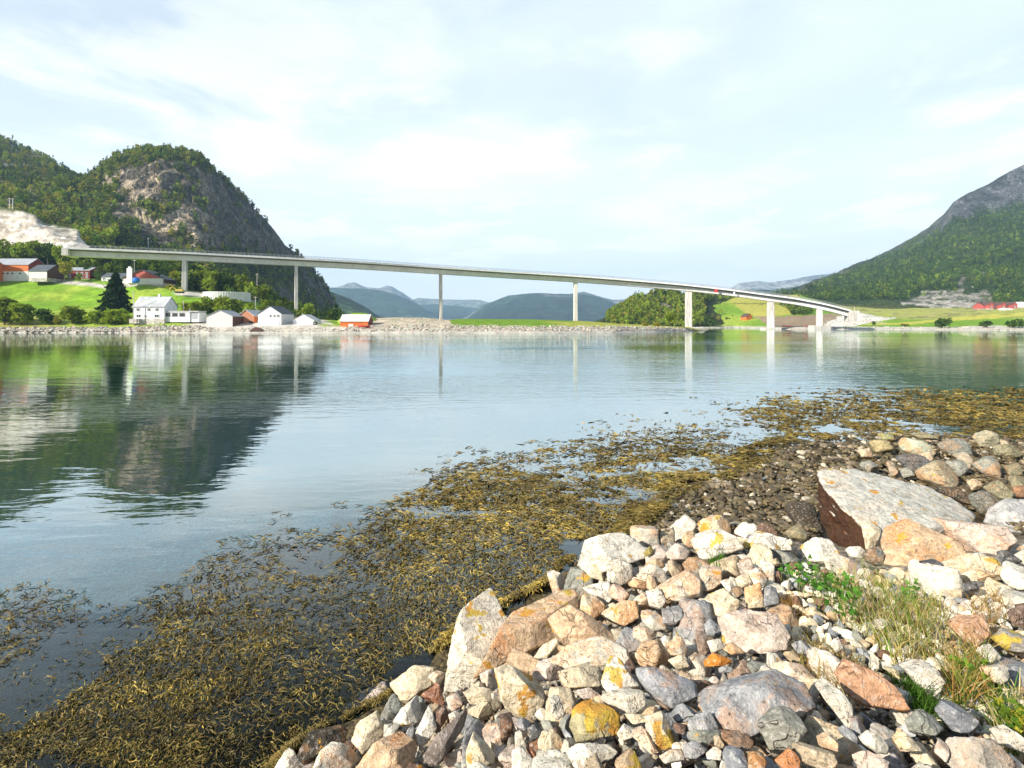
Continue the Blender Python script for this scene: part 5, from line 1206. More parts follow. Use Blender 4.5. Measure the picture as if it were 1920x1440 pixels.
BLST = [('big white boulder on the crest overhanging the seaweed', [(345,620),(380,450),(520,370),(600,375),(720,285),(800,280),(900,340),(990,395),(940,450),(870,490),(600,530),(460,570),(400,640)], 'white', .22),
 ('yellow topped boulder at the highest point of the crest', [(1290,270),(1310,205),(1450,175),(1610,200),(1630,250),(1560,295),(1400,275),(1310,295)], 'cream', .6),
 ('white boulder with ring of lichen below the yellow topped one', [(1290,360),(1320,310),(1480,280),(1580,330),(1640,400),(1500,440),(1400,480),(1350,480)], 'white', .3),
 ('long white crest stone with lichen rings', [(1640,360),(1730,280),(1900,300),(1895,420),(1780,400),(1680,400)], 'white', .4),
 ('cream wedge with a shadowed side under the big white boulder', [(560,540),(600,505),(650,580),(670,640),(560,610)], 'cream', 0),
 ('round speckled stone beneath the big white boulder', [(680,580),(700,510),(760,490),(850,540),(860,620),(780,660),(690,640)], 'speck', .1),
 ('pale speckled stone next to the round speckled one', [(890,590),(980,520),(1080,560),(1100,640),(1000,660),(900,620)], 'speck', .1),
 ('salmon coloured flat stone under the pale speckled one', [(800,640),(960,610),(960,700),(860,680)], 'orange', 0),
 ('wide white stone in the middle of the upper bank', [(1020,660),(1130,600),(1240,560),(1330,640),(1330,740),(1200,780),(1040,740)], 'speck', .1),
 ('speckled stone below the grass tuft', [(1340,580),(1360,530),(1430,500),(1480,560),(1480,650),(1400,700),(1340,700)], 'speck', .05),
 ('big tan rounded stone in the upper bank', [(1350,800),(1400,730),(1500,705),(1610,790),(1550,880),(1480,890),(1400,850)], 'cream', .05),
 ('cream block beside the sloping orange slab', [(440,790),(560,720),(640,780),(660,830),(560,910),(490,930)], 'cream', .1),
 ('pale slab above the cream block', [(510,690),(680,650),(720,740),(660,800),(600,720)], 'white', .1),
 ('wide cream stone below the pale slab', [(640,860),(790,790),(880,790),(890,900),(800,950),(680,900)], 'cream', .15),
 ('white speckled stone right of the wide cream stone'.replace('right of', 'past'), [(910,840),(990,830),(1080,910),(1090,980),(1000,990),(930,920)], 'speck', 0),
 ('grey block under the wide white stone', [(1070,840),(1190,800),(1220,900),(1150,950),(1080,940)], 'grey', 0),
 ('curved orange slab arched over the white speckled boulder', [(280,900),(430,830),(480,940),(620,935),(740,1000),(820,1110),(800,1150),(640,1050),(400,1070),(330,1010)], 'orange', .3),
 ('large white speckled boulder under the curved orange slab', [(200,1170),(400,1060),(640,1050),(800,1140),(840,1260),(760,1270),(640,1225),(420,1255),(350,1190)], 'speck', .15),
 ('pink block above the big yellow stained block', [(130,1310),(200,1210),(310,1185),(355,1240),(330,1340),(190,1340)], 'pink', 0),
 ('small pale stone beneath the end of the curved slab', [(870,960),(960,960),(1000,1060),(930,1080),(870,1040)], 'white', 0),
 ('cream block with a flat grey top', [(340,1290),(440,1250),(640,1225),(620,1380),(400,1390)], 'cream', .1),
 ('pale flake with yellow lichen edge beside the grey topped block', [(640,1350),(700,1180),(760,1200),(890,1380),(690,1410)], 'white', .45),
 ('cream stone above the sunlit grey slab', [(1110,1200),(1200,1170),(1260,1240),(1170,1260)], 'cream', 0),
 ('rough speckled stone above the cream one near the grey slab', [(1100,1090),(1180,1030),(1250,1110),(1220,1170),(1130,1160)], 'speck', 0),
 ('brownish tall stone beside the rough speckled one', [(1300,1000),(1360,960),(1410,1140),(1330,1160)], (.25,.19,.15), 0),
 ('dark grey wedge under the big tan stone', [(1370,960),(1400,900),(1520,1000),(1460,1035),(1380,1020)], 'grey', 0),
 ('bright orange lichen covered stone above the biggest grey boulder', [(1365,1200),(1430,1155),(1550,1165),(1590,1205),(1500,1240),(1380,1240)], 'bright', .55),
 ('pale block between the brownish tall stone and the orange one', [(1390,1070),(1480,1055),(1510,1110),(1420,1150)], 'speck', 0),
 ('flat tan stone beside the bright orange one', [(1490,1120),(1560,1080),(1670,1150),(1560,1160)], 'tan', 0),
 ('orange tinted stone at the edge of the crest under the yellow topped boulder', [(1200,340),(1240,290),(1290,290),(1290,390),(1230,380)], 'orange', .4),
 ('pinkish stone in the middle of the crest', [(1090,430),(1150,380),(1260,400),(1240,480),(1130,480)], 'pink', .1),
 ('mossy stone beside the big white boulder', [(930,430),(990,385),(1010,430),(960,465)], (.30,.24,.07), .3),
 ('flat orange stone below the pinkish one', [(930,500),(1060,480),(1100,540),(980,530)], 'orange', .2),
 ('cream stone at the edge of the dark gap near the crest', [(1590,620),(1680,590),(1700,660),(1620,690)], 'cream', .1),
 ('white stone with grey patches near the leafy plant', [(1690,580),(1740,550),(1840,620),(1800,660),(1710,640)], 'white', 0),
 ('small greenish stone under the long crest stone', [(1560,700),(1620,680),(1660,720),(1600,750)], 'greygreen', 0),
 ('pale long stone lying over the tan rounded one', [(1480,640),(1540,620),(1600,700),(1540,720)], 'white', 0),
 ('orange salmon upright stone in the upper bank', [(960,620),(1000,610),(1035,670),(1000,710),(960,690)], 'orange', .2),
 ('rounded white pebble like stone below the salmon upright', [(960,720),(1040,700),(1090,770),(1060,830),(980,800)], 'white', 0),
 ('slanting pale orange slab in the middle upper bank', [(680,650),(760,660),(830,740),(780,790),(700,740)], 'pink', .1)]
for lab, pl, c, l in BLST: T(lab, 'B', pl, c, l)
T('large pink and orange stone beside the dead grass', 'D', [(-150,520),(20,470),(170,480),(240,620),(230,700),(60,720),(-130,690)], 'pink', .1, .6)
T('biggest grey boulder with a white end in the middle of the bank', 'C', [(1330,450),(1360,380),(1430,320),(1640,235),(1880,250),(2140,320),(2190,420),(2170,520),(2000,610),(1760,710),(1640,720),(1480,590)], (.33,.33,.33), .08, .6, .6, seed=77)
CL = [('flat sided blue grey slab beside the biggest grey boulder', [(910,290),(1000,285),(1320,335),(1310,460),(1150,545),(1020,460),(930,360)], (.34,.34,.345), .0),
 ('pale speckled stone under the flake with yellow edge', [(640,470),(830,405),(920,440),(960,540),(900,590),(810,600),(700,540)], 'speck', 0),
 ('oval grey stone under the flat sided slab', [(1145,600),(1180,545),(1290,535),(1370,570),(1360,630),(1190,670)], 'grey', 0),
 ('light grey stone beside the dark hollow', [(1270,680),(1330,610),(1430,600),(1495,690),(1430,720),(1290,720)], (.36,.36,.35), 0),
 ('tan grey block beneath the light grey stone', [(1270,730),(1480,715),(1500,760),(1400,830),(1290,790)], 'greygreen', 0),
 ('brown stone in the hollow under the biggest grey boulder', [(1500,700),(1640,730),(1760,780),(1700,870),(1600,850),(1520,780)], (.24,.17,.12), 0),
 ('moss covered rock with dark yellow patches', [(450,560),(570,490),(700,560),(760,620),(750,750),(640,760),(480,790),(430,690)], 'moss', .75),
 ('orange and cream wedge near the bottom middle', [(970,640),(1080,600),(1120,700),(1190,810),(1050,860),(1000,740)], 'cream', .2),
 ('small pale stone beside the moss covered rock', [(760,750),(810,680),(880,680),(870,770),(790,800)], 'white', 0),
 ('pale streaked wedge between the small pale stone and the orange wedge', [(850,690),(930,680),(1040,870),(1000,890),(880,780)], 'white', 0),
 ('broad pale block under the moss covered rock', [(390,870),(480,830),(690,820),(750,880),(680,940),(520,990),(390,970)], 'speck', .05),
 ('cream rock with tan foot beside the broad pale block', [(195,810),(220,740),(290,725),(390,840),(300,880),(210,900)], 'cream', .1),
 ('tan wedge at the bottom edge past the broad pale block', [(740,920),(830,855),(880,880),(950,1010),(760,1010)], 'tan', .2),
 ('white speckled rock at the bottom edge beside a brown chip', [(0,880),(70,845),(140,930),(150,1010),(0,1010)], 'white', 0),
 ('narrow grey stone above the bottom white speckled rock', [(20,740),(60,720),(110,870),(30,850)], 'speck', 0),
 ('white pebble near the dark striped stone', [(1400,890),(1470,840),(1505,880),(1500,940),(1410,930)], 'white', 0),
 ('dark striped oval stone at the bottom edge', [(1510,880),(1570,825),(1660,870),(1710,1000),(1540,1010)], (.24,.245,.255), 0),
 ('orange lichen stone at the bottom edge beside the striped one', [(1690,880),(1770,870),(1840,960),(1800,1010),(1710,1010)], (.40,.24,.11), .5),
 ('cream chip under the cream rock with tan foot', [(200,940),(330,870),(380,880),(380,960),(210,960)], 'orange', .1),
 ('grey cream block at the bottom past the tan wedge', [(1060,900),(1220,840),(1240,930),(1110,960)], 'speck', 0),
 ('grey rubble stone beside the white pebble', [(1230,830),(1310,800),(1400,870),(1330,920),(1250,920)], 'grey', 0),
 ('narrow pale stone under the big yellow stained block', [(270,490),(330,480),(380,600),(330,640),(290,600)], 'white', 0),
 ('red brown chip beside the white speckled bottom rock', [(95,840),(140,830),(190,920),(160,950)], 'rust', 0),
 ('dark green grey stone in a hollow at the lower middle', [(110,700),(200,680),(220,760),(130,800)], 'dark', 0),
 ('pinkish small slab over the moss covered rock', [(440,440),(560,420),(640,470),(520,500)], 'pink', 0),
 ('orange small stone above the orange and cream wedge', [(920,590),(1000,560),(1080,550),(1060,600),(980,640)], 'orange', .2),
 ('brown slab edge near the dark hollow', [(1160,680),(1250,670),(1250,760),(1190,740)], (.24,.15,.11), 0),
 ('tan stone next to brown slab edge', [(1450,760),(1540,770),(1520,850),(1460,830)], 'tan', 0),
 ('tiny grey stone between orange lichen stone and grey boulder', [(1480,270),(1580,255),(1590,300),(1500,310)], 'grey', 0),
 ('cream stone squeezed above the oval grey stone', [(820,610),(960,620),(980,660),(880,680)], 'cream', .1)]
for lab, pl, c, l in CL: T(lab, 'C', pl, c, l)
DL = [('streaked long slab beneath the dead grass', [(430,940),(470,880),(560,960),(650,1050),(670,1180),(600,1160),(500,1040)], 'speck', .05),
 ('orange tinted stone near the streaked long slab', [(430,1240),(480,1220),(560,1290),(550,1350),(440,1290)], 'orange', 0),
 ('tan grey slab near the bottom beside the orange chunk', [(290,1300),(330,1260),(520,1330),(545,1400),(500,1450),(340,1390)], 'tan', .05),
 ('bright orange red chunk at the bottom edge', [(180,1390),(260,1320),(330,1390),(320,1450),(240,1450)], (.52,.25,.12), .1),
 ('grey stone above the tan grey slab', [(560,1200),(600,1180),(690,1250),(680,1290),(580,1230)], 'grey', 0),
 ('pale grey slab with rough face near the bottom', [(690,1240),(740,1210),(860,1270),(900,1340),(800,1330),(720,1280)], 'speck', 0),
 ('orange and cream stone on the bottom edge', [(660,1360),(740,1330),(860,1400),(850,1450),(700,1450)], 'pink', .1),
 ('tan grey stone beside the dark grey boulder under the grass tuft', [(980,1150),(1060,1080),(1150,1090),(1240,1190),(1150,1230),(1000,1200)], 'greygreen', 0),
 ('dark grey boulder at the foot of the green grass tuft', [(1165,1090),(1200,1030),(1300,1020),(1420,1160),(1350,1210),(1260,1200)], (.20,.205,.215), 0),
 ('red orange slope of rock beside the green grass tuft', [(560,860),(620,790),(760,850),(880,930),(1010,1050),(900,1060),(740,1040),(620,970)], (.50,.28,.16), .1),
 ('white streaked rock behind the green grass tuft', [(920,770),(1000,740),(1130,800),(1200,900),(1170,1000),(1060,920)], 'white', 0),
 ('orange block standing behind the dead grass', [(1235,550),(1310,500),(1440,505),(1490,610),(1410,690),(1330,640)], (.48,.28,.16), .1),
 ('pale rock at the edge of the dead grass near the yellow plants', [(1440,830),(1520,780),(1610,800),(1620,880),(1560,920),(1470,890)], 'speck', .05),
 ('slab with bright yellow lichen at the picture edge', [(1510,640),(1600,560),(1712,600),(1712,720),(1600,710)], (.34,.31,.26), .6),
 ('wide tan slab in the bottom corner', [(1150,1340),(1260,1260),(1500,1270),(1712,1380),(1712,1450),(1300,1450)], (.40,.35,.28), .1),
 ('pale rock at the picture edge above the corner slab', [(1500,1200),(1580,1180),(1712,1260),(1712,1340),(1560,1290)], 'speck', .05),
 ('grey round stone at the tip of the leafy plant', [(85,350),(130,320),(180,330),(200,420),(110,440)], 'grey', 0),
 ('white stone above the grey round one', [(10,250),(80,200),(130,260),(100,320),(20,310)], 'white', 0),
 ('tan stone beside the grey round one', [(-10,340),(80,310),(100,440),(0,450)], 'cream', 0),
 ('white chip in the dead grass', [(170,570),(260,560),(270,620),(190,620)], 'white', 0),
 ('grey oval stone in the thin dead grass', [(280,680),(340,650),(410,690),(380,740),(310,730)], 'grey', 0),
 ('white oval stone among dead stems', [(510,670),(560,640),(590,700),(550,730)], 'white', 0),
 ('cream stone near the bottom with a tan neighbour', [(900,1250),(940,1200),(1010,1260),(1080,1330),(950,1330)], 'cream', .1),
 ('greenish grey boulder under the biggest grey boulder', [(75,1160),(150,1080),(270,1065),(330,1140),(360,1210),(280,1310),(140,1310)], (.27,.26,.21), .05),
 ('white stone at the foot of the huge slab', [(600,90),(690,80),(740,110),(700,150),(620,140)], 'white', 0),
 ('dark green stone leaning on the rusty orange slab', [(700,120),(810,75),(845,140),(830,190),(720,150)], (.14,.145,.12), 0),
 ('dark shadowed stone under the low cream slab', [(1060,180),(1150,140),(1200,190),(1250,260),(1120,220)], 'dark', 0),
 ('crest stone with smooth pale top behind the leafy plant', [(320,60),(430,30),(500,40),(560,110),(520,170),(380,150)], 'white', .25),
 ('flat pale stone in front of the yellow lichen rings', [(60,60),(130,10),(240,30),(270,90),(170,100)], 'white', .35),
 ('white small stone near the flake of shade', [(1000,170),(1050,160),(1070,220),(1010,230)], 'white', 0),
 ('long tan stone near the picture edge under the dark stone', [(1290,240),(1400,230),(1420,290),(1320,290)], 'cream', 0),
 ('dark stone beside the long tan one near the brown plants', [(1310,300),(1400,290),(1420,340),(1330,350)], 'dark', 0),
 ('white knob in the grass between the green leaves', [(780,530),(830,510),(870,560),(820,590)], 'white', 0),
 ('dark crevice stone at the picture edge beyond the brown plants', [(1600,480),(1700,440),(1712,560),(1640,560)], (.22,.15,.11), 0),
 ('pale slab in the bottom corner by the fallen straw', [(1150,1330),(1180,1260),(1250,1280),(1230,1400)], 'pink', 0),
 ('tan stone under the brown plants at the picture edge', [(1400,700),(1490,680),(1560,760),(1500,790)], 'speck', .05)]
for lab, pl, c, l in DL: T(lab, 'D', pl, c, l)

# ------------------------------------------------------------------ smaller stones between them
def template(seed, sub):
    r = np.random.default_rng(seed); k = 7; N = r.normal(size=(k, 3)); N /= np.linalg.norm(N, axis=1)[:, None]
    N = np.concatenate([N, np.eye(3), -np.eye(3)]); ext = np.array([1.0, .62 + .25 * r.random(), .42 + .25 * r.random()])
    d = np.r_[np.abs(N[:k] * ext).sum(1) * (.42 + .26 * r.random(k)), ext, ext]
    return planes_mesh(N, d, ext, np.eye(3), sub, 80., .03, seed)
TM = [npmesh('stone', *template(800 + k, 4 if k < 14 else 3), M['rock'], True, np.ones((len(ICO[4 if k < 14 else 3][0]), 3))) for k in range(14)]
_cover = np.zeros((400, 500), bool)          # coarse map of where traced rocks lie, cells of 4 px
gx, gy = np.meshgrid(np.arange(500) * 4 - 20 + 2, np.arange(400) * 4 - 120 + 2)
for pts, D in ROCKS: _cover |= inpoly(gx, gy, [tuple(c) for c in (pts.mean(0) + (pts - pts.mean(0)) * .90)])
BANK = [(520, 1450), (640, 1340), (740, 1240), (850, 1255), (930, 1175), (1040, 1105), (1062, 1030), (1150, 1003), (1290, 985), (1400, 980), (1540, 1020), (1640, 1040), (1940, 1030), (1940, 1450)]
PALK = ['cream', 'white', 'speck', 'speck', 'tan', 'white', 'pink', 'cream', 'grey', 'greygreen', 'brown', 'orange', 'speck', 'grey']
GRASSY = [(1440, 1050), (1500, 1045), (1640, 1055), (1780, 1090), (1900, 1090), (1940, 1400), (1850, 1380), (1740, 1330), (1640, 1240), (1500, 1240), (1470, 1160)]
def strew():
    r = np.random.default_rng(31); out = []
    # large blocks find their gaps first, then smaller ones between them
    for s0, tries, lim in ((46, 2500, .22), (34, 4000, .26), (25, 7000, .30), (17, 14000, .36), (11, 20000, .45)):
        for k in range(tries):
            x = 500 + 1450 * r.random(); y = 970 + 485 * r.random()
            i, j = int((y + 120) // 4), int((x + 20) // 4)
            if not (0 <= i < 400 and 0 <= j < 500) or _cover[i, j]: continue
            if (y < 1080 and s0 > 30) or (s0 > 16 and inpoly(np.array([x]), np.array([y]), GRASSY)[0]): continue
            if not inpoly(np.array([x]), np.array([y]), BANK)[0]: continue
            s = s0 * (.85 + .3 * r.random()); m = int(s // 4) + 1
            yy, xx = np.mgrid[max(0, i - m):min(400, i + m + 1), max(0, j - m):min(500, j + m + 1)]
            disk = ((yy - i) ** 2 + (xx - j) ** 2) < (s * .80 / 4) ** 2
            if _cover[yy, xx][disk].mean() > lim: continue
            _cover[yy[disk], xx[disk]] = True
            out.append((x, y, s))
            if len(out) > 1500: break
    return out
CWORD = {'cream': 'cream', 'white': 'whitish', 'speck': 'pale speckled', 'tan': 'tan', 'orange': 'orange', 'pink': 'pinkish', 'grey': 'grey', 'greygreen': 'greenish grey', 'brown': 'dark brown', 'rust': 'rust coloured'}
ST = sorted(strew(), key=lambda a: -a[2])
r = np.random.default_rng(32); massC, massS, massK = [], [], []
NBIG = max(0, 296 - len(ROCKS))
for k, (x, y, s) in enumerate(ST):
    D = ray_hit(x, y); c = at(x, y, D); rad = s / F * D
    kc = PALK[r.integers(len(PALK))]; colr = np.array(PAL[kc]) * (.8 + .4 * r.random())
    if c[2] < .22: colr = colr * .35
    if k < NBIG:
        o = link('stone', TM[k % 14], None, c - np.array([0, 0, .05 + .5 * rad])); o.scale = (rad * 1.32, rad * 1.32, rad * 1.25); o.rotation_euler = tuple(r.random(3) * 6.28)
        o.color = (*colr, .25 * r.random() ** 2); sz = 'middle sized' if s > 21 else 'small'; cw = CWORD[kc]; tag(o, sz + ' ' + cw + ' stone packed among the bigger rocks of the bank', 'stone', sz + ' ' + cw + ' stones packed among the bank rocks')
    else: massC.append(c - np.array([0, 0, .06 + .4 * rad])); massS.append(rad * 1.1); massK.append(colr)
def uniform_rubble(n, s0, s1, seed, region, zoff, palette, mul=1.0):
    """gravel filling every gap, finer with nearness"""
    r = np.random.default_rng(seed); C, S, K = [], [], []
    x = region[0] + (region[1] - region[0]) * r.random(n); y = region[2] + (region[3] - region[2]) * r.random(n)
    return x, y, r
bx, by, r = uniform_rubble(9000, 0, 0, 33, (500, 1950, 970, 1455), 0, None)
ins = inpoly(bx, by, BANK); bx, by = bx[ins], by[ins]
for x, y in zip(bx, by):
    D = ray_hit(x, y); s = (3 + 7 * r.random() ** 2) / F * D; c = at(x, y, D) - np.array([0, 0, .13 + .2 * s]); k = np.array(PAL[PALK[r.integers(len(PALK))]]) * (.3 + .35 * r.random())  # rubble tones darkened so the gaps between rocks look shaded
    if c[2] < .2: k = k * .3
    massC.append(c); massS.append(s); massK.append(k)
_r = np.random.default_rng(39)      # the bank goes on outside the picture
_ox, _oy = -2.5 + 20 * _r.random(15000), -3.5 + 16 * _r.random(15000); _oz = gzf(_ox, _oy)
for x, y, z in zip(_ox, _oy, _oz):
    if z < .1 or x * x + y * y < .5: continue
    if y > .9 and abs(x / y * F) < 985 and (H - z) / y * F < 850: continue
    s = .03 + .14 * _r.random() ** 3; k = np.array(PAL[PALK[_r.integers(len(PALK))]]) * (.5 + .5 * _r.random()) * (1 if z > .35 else .4)
    massC.append(np.array([x, y, z - .15])); massS.append(s); massK.append(k)

def rubble_mat():
    t = NT('dry_rubble'); p = t.pos(); mid = t.noise(p, 18, 6, .65, .4); fine = t.noise(p, 90, 4, .65)
    c = t.mix(1.0, t.attr(), t.ramp(mid, .3, .7, .65, 1.3), 'MULTIPLY'); c = t.mix(t.math('MULTIPLY', t.ramp(fine, .42, .34), .6), c, (.05, .045, .04, 1))
    t.pbsdf(c, .85, t.bump(t.math('ADD', mid, t.math('MULTIPLY', fine, .3)), .6, .015), .2); return t.m
M['rubble'] = rubble_mat()
stone_mass('rubble', np.array(massC), np.array(massS), np.array(massK), 34, M['rubble'], 2, .85)

# pebble beach between the bank and the boulders, wet and brown
BEACH = [(1215, 1000), (1250, 955), (1330, 895), (1440, 848), (1560, 812), (1650, 795), (1760, 800), (1960, 815), (1960, 1010), (1850, 960), (1700, 900), (1540, 880), (1530, 1010), (1420, 985), (1290, 985)]
def beach():
    r = np.random.default_rng(35); x = 1190 + 780 * r.random(16000); y = 785 + 230 * r.random(16000)
    ins = inpoly(x, y, BEACH); x, y = x[ins], y[ins]; C, S, K = [], [], []
    for a, b in zip(x, y):
        D = ray_hit(a, b); c = at(a, b, D); big = r.random() ** 5
        s = (1.8 + 8 * big) / F * D * (1 if D < 12 else .8)
        k = np.array(((.10, .07, .03), (.13, .10, .045), (.20, .15, .09), (.06, .045, .02), (.42, .36, .26))[r.choice(5, p=(.34, .25, .15, .19, .07))]) * (.7 + .6 * r.random())
        C.append(c - np.array([0, 0, .03])); S.append(s); K.append(k)
    stone_mass('pebbles', np.array(C), np.array(S), np.array(K), 36, M['pebble'], 2, .6)
beach()

# ------------------------------------------------------------------ seaweed: fronds drifting just under and at the surface
def weed_mat():
    t = NT('seaweed_fronds'); c = t.attr()
    t.pbsdf(c, .6, None, .15); return t.m
def fronds(name, X, Y, Z, L, Wd, head, col, r, lift, segs=4):
    n = len(X); t = np.linspace(0, 1, segs + 1); curl = r.normal(size=n) * 1.5; h = head[:, None] + curl[:, None] * (t[None] - .3) + .5 * np.sin(t[None] * 6.28 * (.6 + r.random((n, 1))) + r.random((n, 1)) * 6)
    dx = np.cos(h) * (L / segs)[:, None]; dy = np.sin(h) * (L / segs)[:, None]
    x = X[:, None] + np.cumsum(dx, 1) - dx; y = Y[:, None] + np.cumsum(dy, 1) - dy
    z = Z[:, None] + lift[:, None] * np.sin(t[None] * 3.1) + .012 * np.sin(t[None] * 7 + r.random((n, 1)) * 6)
    w = Wd[:, None] * (np.sin(np.clip(t * .92 + .08, 0, 1) * 3.14159) ** .6 + .1)[None]
    tilt = (r.random((n, 1)) - .5) * 2.2
    ox, oy, oz = -np.sin(h) * w * np.cos(tilt), np.cos(h) * w * np.cos(tilt), w * np.sin(tilt)
    A = np.stack([x - ox, y - oy, z - oz], -1); B = np.stack([x + ox, y + oy, z + oz], -1)
    V = np.stack([A, B], 2).reshape(-1, 3); k = 2 * (segs + 1); base = (np.arange(n) * k)[:, None]
    q = np.array([[2 * i, 2 * i + 1, 2 * i + 3, 2 * i + 2] for i in range(segs)])
    Fc = (base[:, None] + q[None]).reshape(-1, 4)
    tn = np.repeat(col, k, 0) * np.tile(np.repeat(.75 + .5 * t, 2), n)[:, None]
    return V, Fc, tn
_bp = [(at(x, y, (H - .05) * F / (y - CY))[0], at(x, y, (H - .05) * F / (y - CY))[1]) for x, y in BEACH]
def seaweed():
    r = np.random.default_rng(41); N0 = 900000
    # denser with nearness: strewn over bearing and distance so near fronds are many and fine
    ux = -250 + 2250 * r.random(N0); uy = 725 + 800 * r.random(N0) ** .9
    D = H * F / (uy - CY); X = (ux - CX) / F * D; Y = D
    wm = np.maximum(weed_mask(X, Y), .10 * inpoly(X, Y, _bp)); keep = r.random(N0) < wm; X, Y, D = X[keep], Y[keep], D[keep]; wm = wm[keep]; edge = sum(inpoly(X, Y + dd * .09 * Y, _wp) for dd in (0., 1., 2.2)) / 3.0
    g = gzf(X, Y); ok = g < .10; X, Y, D, g, wm, edge = X[ok], Y[ok], D[ok], g[ok], wm[ok], edge[ok]; n = len(X)
    q = np.stack([X, Y, 0 * X], -1); n1 = fbm(q * 1.1, 4, 721); n2 = fbm(q * .35, 3, 722); n3 = fbm(q * 3.0, 3, 723)
    head = -2.5 + 1.9 * n1 + r.normal(size=n) * .75
    L = (.06 + .08 * r.random(n)) * np.clip(D / 5.5, .8, 2.6); Wd = (.0026 + .0030 * r.random(n)) * np.clip(D / 5.0, .8, 4.2)
    cols = np.array([(.165, .120, .032), (.215, .155, .040), (.110, .080, .024), (.27, .195, .042), (.15, .125, .036), (.160, .098, .030)])
    t = np.clip(.5 + 1.1 * n3 + .25 * r.normal(size=n), 0, .999); ix = np.where(t < .25, 2, np.where(t < .5, 0, np.where(t < .68, 4, np.where(t < .8, 5, np.where(t < .93, 1, 3)))))
    col = cols[ix] * (.75 + .5 * r.random((n, 1))) * (1 + .55 * n2[:, None]) * (.85 + .35 * r.random((n, 1)))
    depth = -.012 - .07 * r.random(n) ** 1.6 - .16 * ss(.1, -.3, n2 + .4 * n1) * r.random(n) - .45 * (1 - edge) * r.random(n)
    Z = np.maximum(depth, g + .015); Z = np.where(r.random(n) < .04 + .30 * ss(6, 11, D) * ss(8, 4, X) * edge + .5 * ss(7, 10, X), np.maximum(Z, .004), Z)
    V, Fc, C = fronds('seaweed', X, Y, Z, L, Wd, head, col, r, .006 + .014 * r.random(n), 3)
    o = link('seaweed', npmesh('seaweed', V, Fc, weed_mat(), True, C)); tag(o, kind='stuff')
    # the close mat of older weed under the loose fronds
    gx_ = np.unique(np.r_[np.arange(-14, 6, .05), np.arange(6, 27, .09)]); gy_ = np.unique(np.r_[np.arange(2.2, 12, .05), np.arange(12, 27, .09)])
    GX, GY = np.meshgrid(gx_, gy_); G = gzf(GX, GY); mk = weed_mask(GX, GY); qq = np.stack([GX, GY, 0 * GX], -1)
    ed = sum(inpoly(GX, GY + dd * .09 * GY, _wp) for dd in (0., 1., 2.2)) / 3.0
    b1 = fbm(qq * 1.3, 4, 731); b2 = fbm(qq * 6.5, 4, 732); b3 = fbm(qq * 18, 3, 733)
    GZ = np.maximum(-.035 + .035 * b2 + .02 * b3 - .05 * ss(.05, -.3, b1) - .22 * (1 - ed), G + .012)
    cc = blend(blend(solid(GX, (.095, .070, .020)), (.23, .165, .04), ss(-.2, .25, b2 + .3 * b1)), (.34, .24, .045), ss(.18, .4, b3 + .4 * b1))
    cell = (mk[:-1, :-1] > .5) & (mk[1:, 1:] > .5) & (mk[1:, :-1] > .5) & (mk[:-1, 1:] > .5) & (G[:-1, :-1] < -.03) & (b2[:-1, :-1] + .3 * b1[:-1, :-1] > -.55)
    ix2 = np.arange(GX.size).reshape(GX.shape); Fm = np.stack([ix2[:-1, :-1], ix2[:-1, 1:], ix2[1:, 1:], ix2[1:, :-1]], -1)[cell]
    used = np.unique(Fm); rm_ = np.zeros(GX.size, int); rm_[used] = np.arange(len(used))
    tm = NT('seaweed_mat'); pm = tm.pos(); wv = tm.noise(pm, 26, 5, .68, 1.6); wv2 = tm.noise(pm, 70, 4, .6, 1.0)
    tm.pbsdf(tm.mix(1.0, tm.mix(1.0, tm.attr(), tm.ramp(wv, .34, .66, .35, 1.7), 'MULTIPLY'), tm.ramp(wv2, .35, .65, .6, 1.4), 'MULTIPLY'), .7, tm.bump(tm.math('ADD', wv, tm.math('MULTIPLY', wv2, .4)), 1.0, .05), .1)
    o = link('seaweed', npmesh('seaweed_mat', np.stack([GX, GY, GZ], -1).reshape(-1, 3)[used], rm_[Fm], tm.m, True, cc.reshape(-1, 3)[used])); tag(o, kind='stuff')
    print('FRONDS', n, len(Fm))
seaweed()

# ------------------------------------------------------------------ plants in the bank
def blades(X, Y, L, Wd, col, r, lean, segs=4, spread=.5):
    n = len(X); Z = gz(X, Y) - .08; th = r.random(n) * 6.283; t = np.linspace(0, 1, segs + 1)
    bend = spread * (.3 + r.random(n)); dx = (np.cos(th) * bend + lean[0])[:, None] * L[:, None] * (t ** 1.8)[None]; dy = (np.sin(th) * bend + lean[1])[:, None] * L[:, None] * (t ** 1.8)[None]
    z = Z[:, None] + L[:, None] * t[None] * np.clip(1 - .35 * bend, .3, 1)[:, None]
    x = X[:, None] + dx; y = Y[:, None] + dy; w = Wd[:, None] * (1 - t ** 1.6)[None] + .0003; a = r.random(n) * 3.14
    ox, oy = np.cos(a)[:, None] * w, np.sin(a)[:, None] * w
    V = np.stack([np.stack([x - ox, y - oy, z], -1), np.stack([x + ox, y + oy, z], -1)], 2).reshape(-1, 3)
    k = 2 * (segs + 1); q = np.array([[2 * i, 2 * i + 1, 2 * i + 3, 2 * i + 2] for i in range(segs)])
    Fc = ((np.arange(n) * k)[:, None, None] + q[None]).reshape(-1, 4)
    return V, Fc, np.repeat(col, k, 0)
def patch_xy(poly, n, r):
    p = np.array(poly, float); lo, hi = p.min(0), p.max(0); out = []
    while len(out) < n:
        x, y = lo + (hi - lo) * r.random(2)
        if inpoly(np.array([x]), np.array([y]), poly)[0]:
            D = ray_hit(x, y); out.append(((x - CX) / F * D, D))
    return np.array(out)
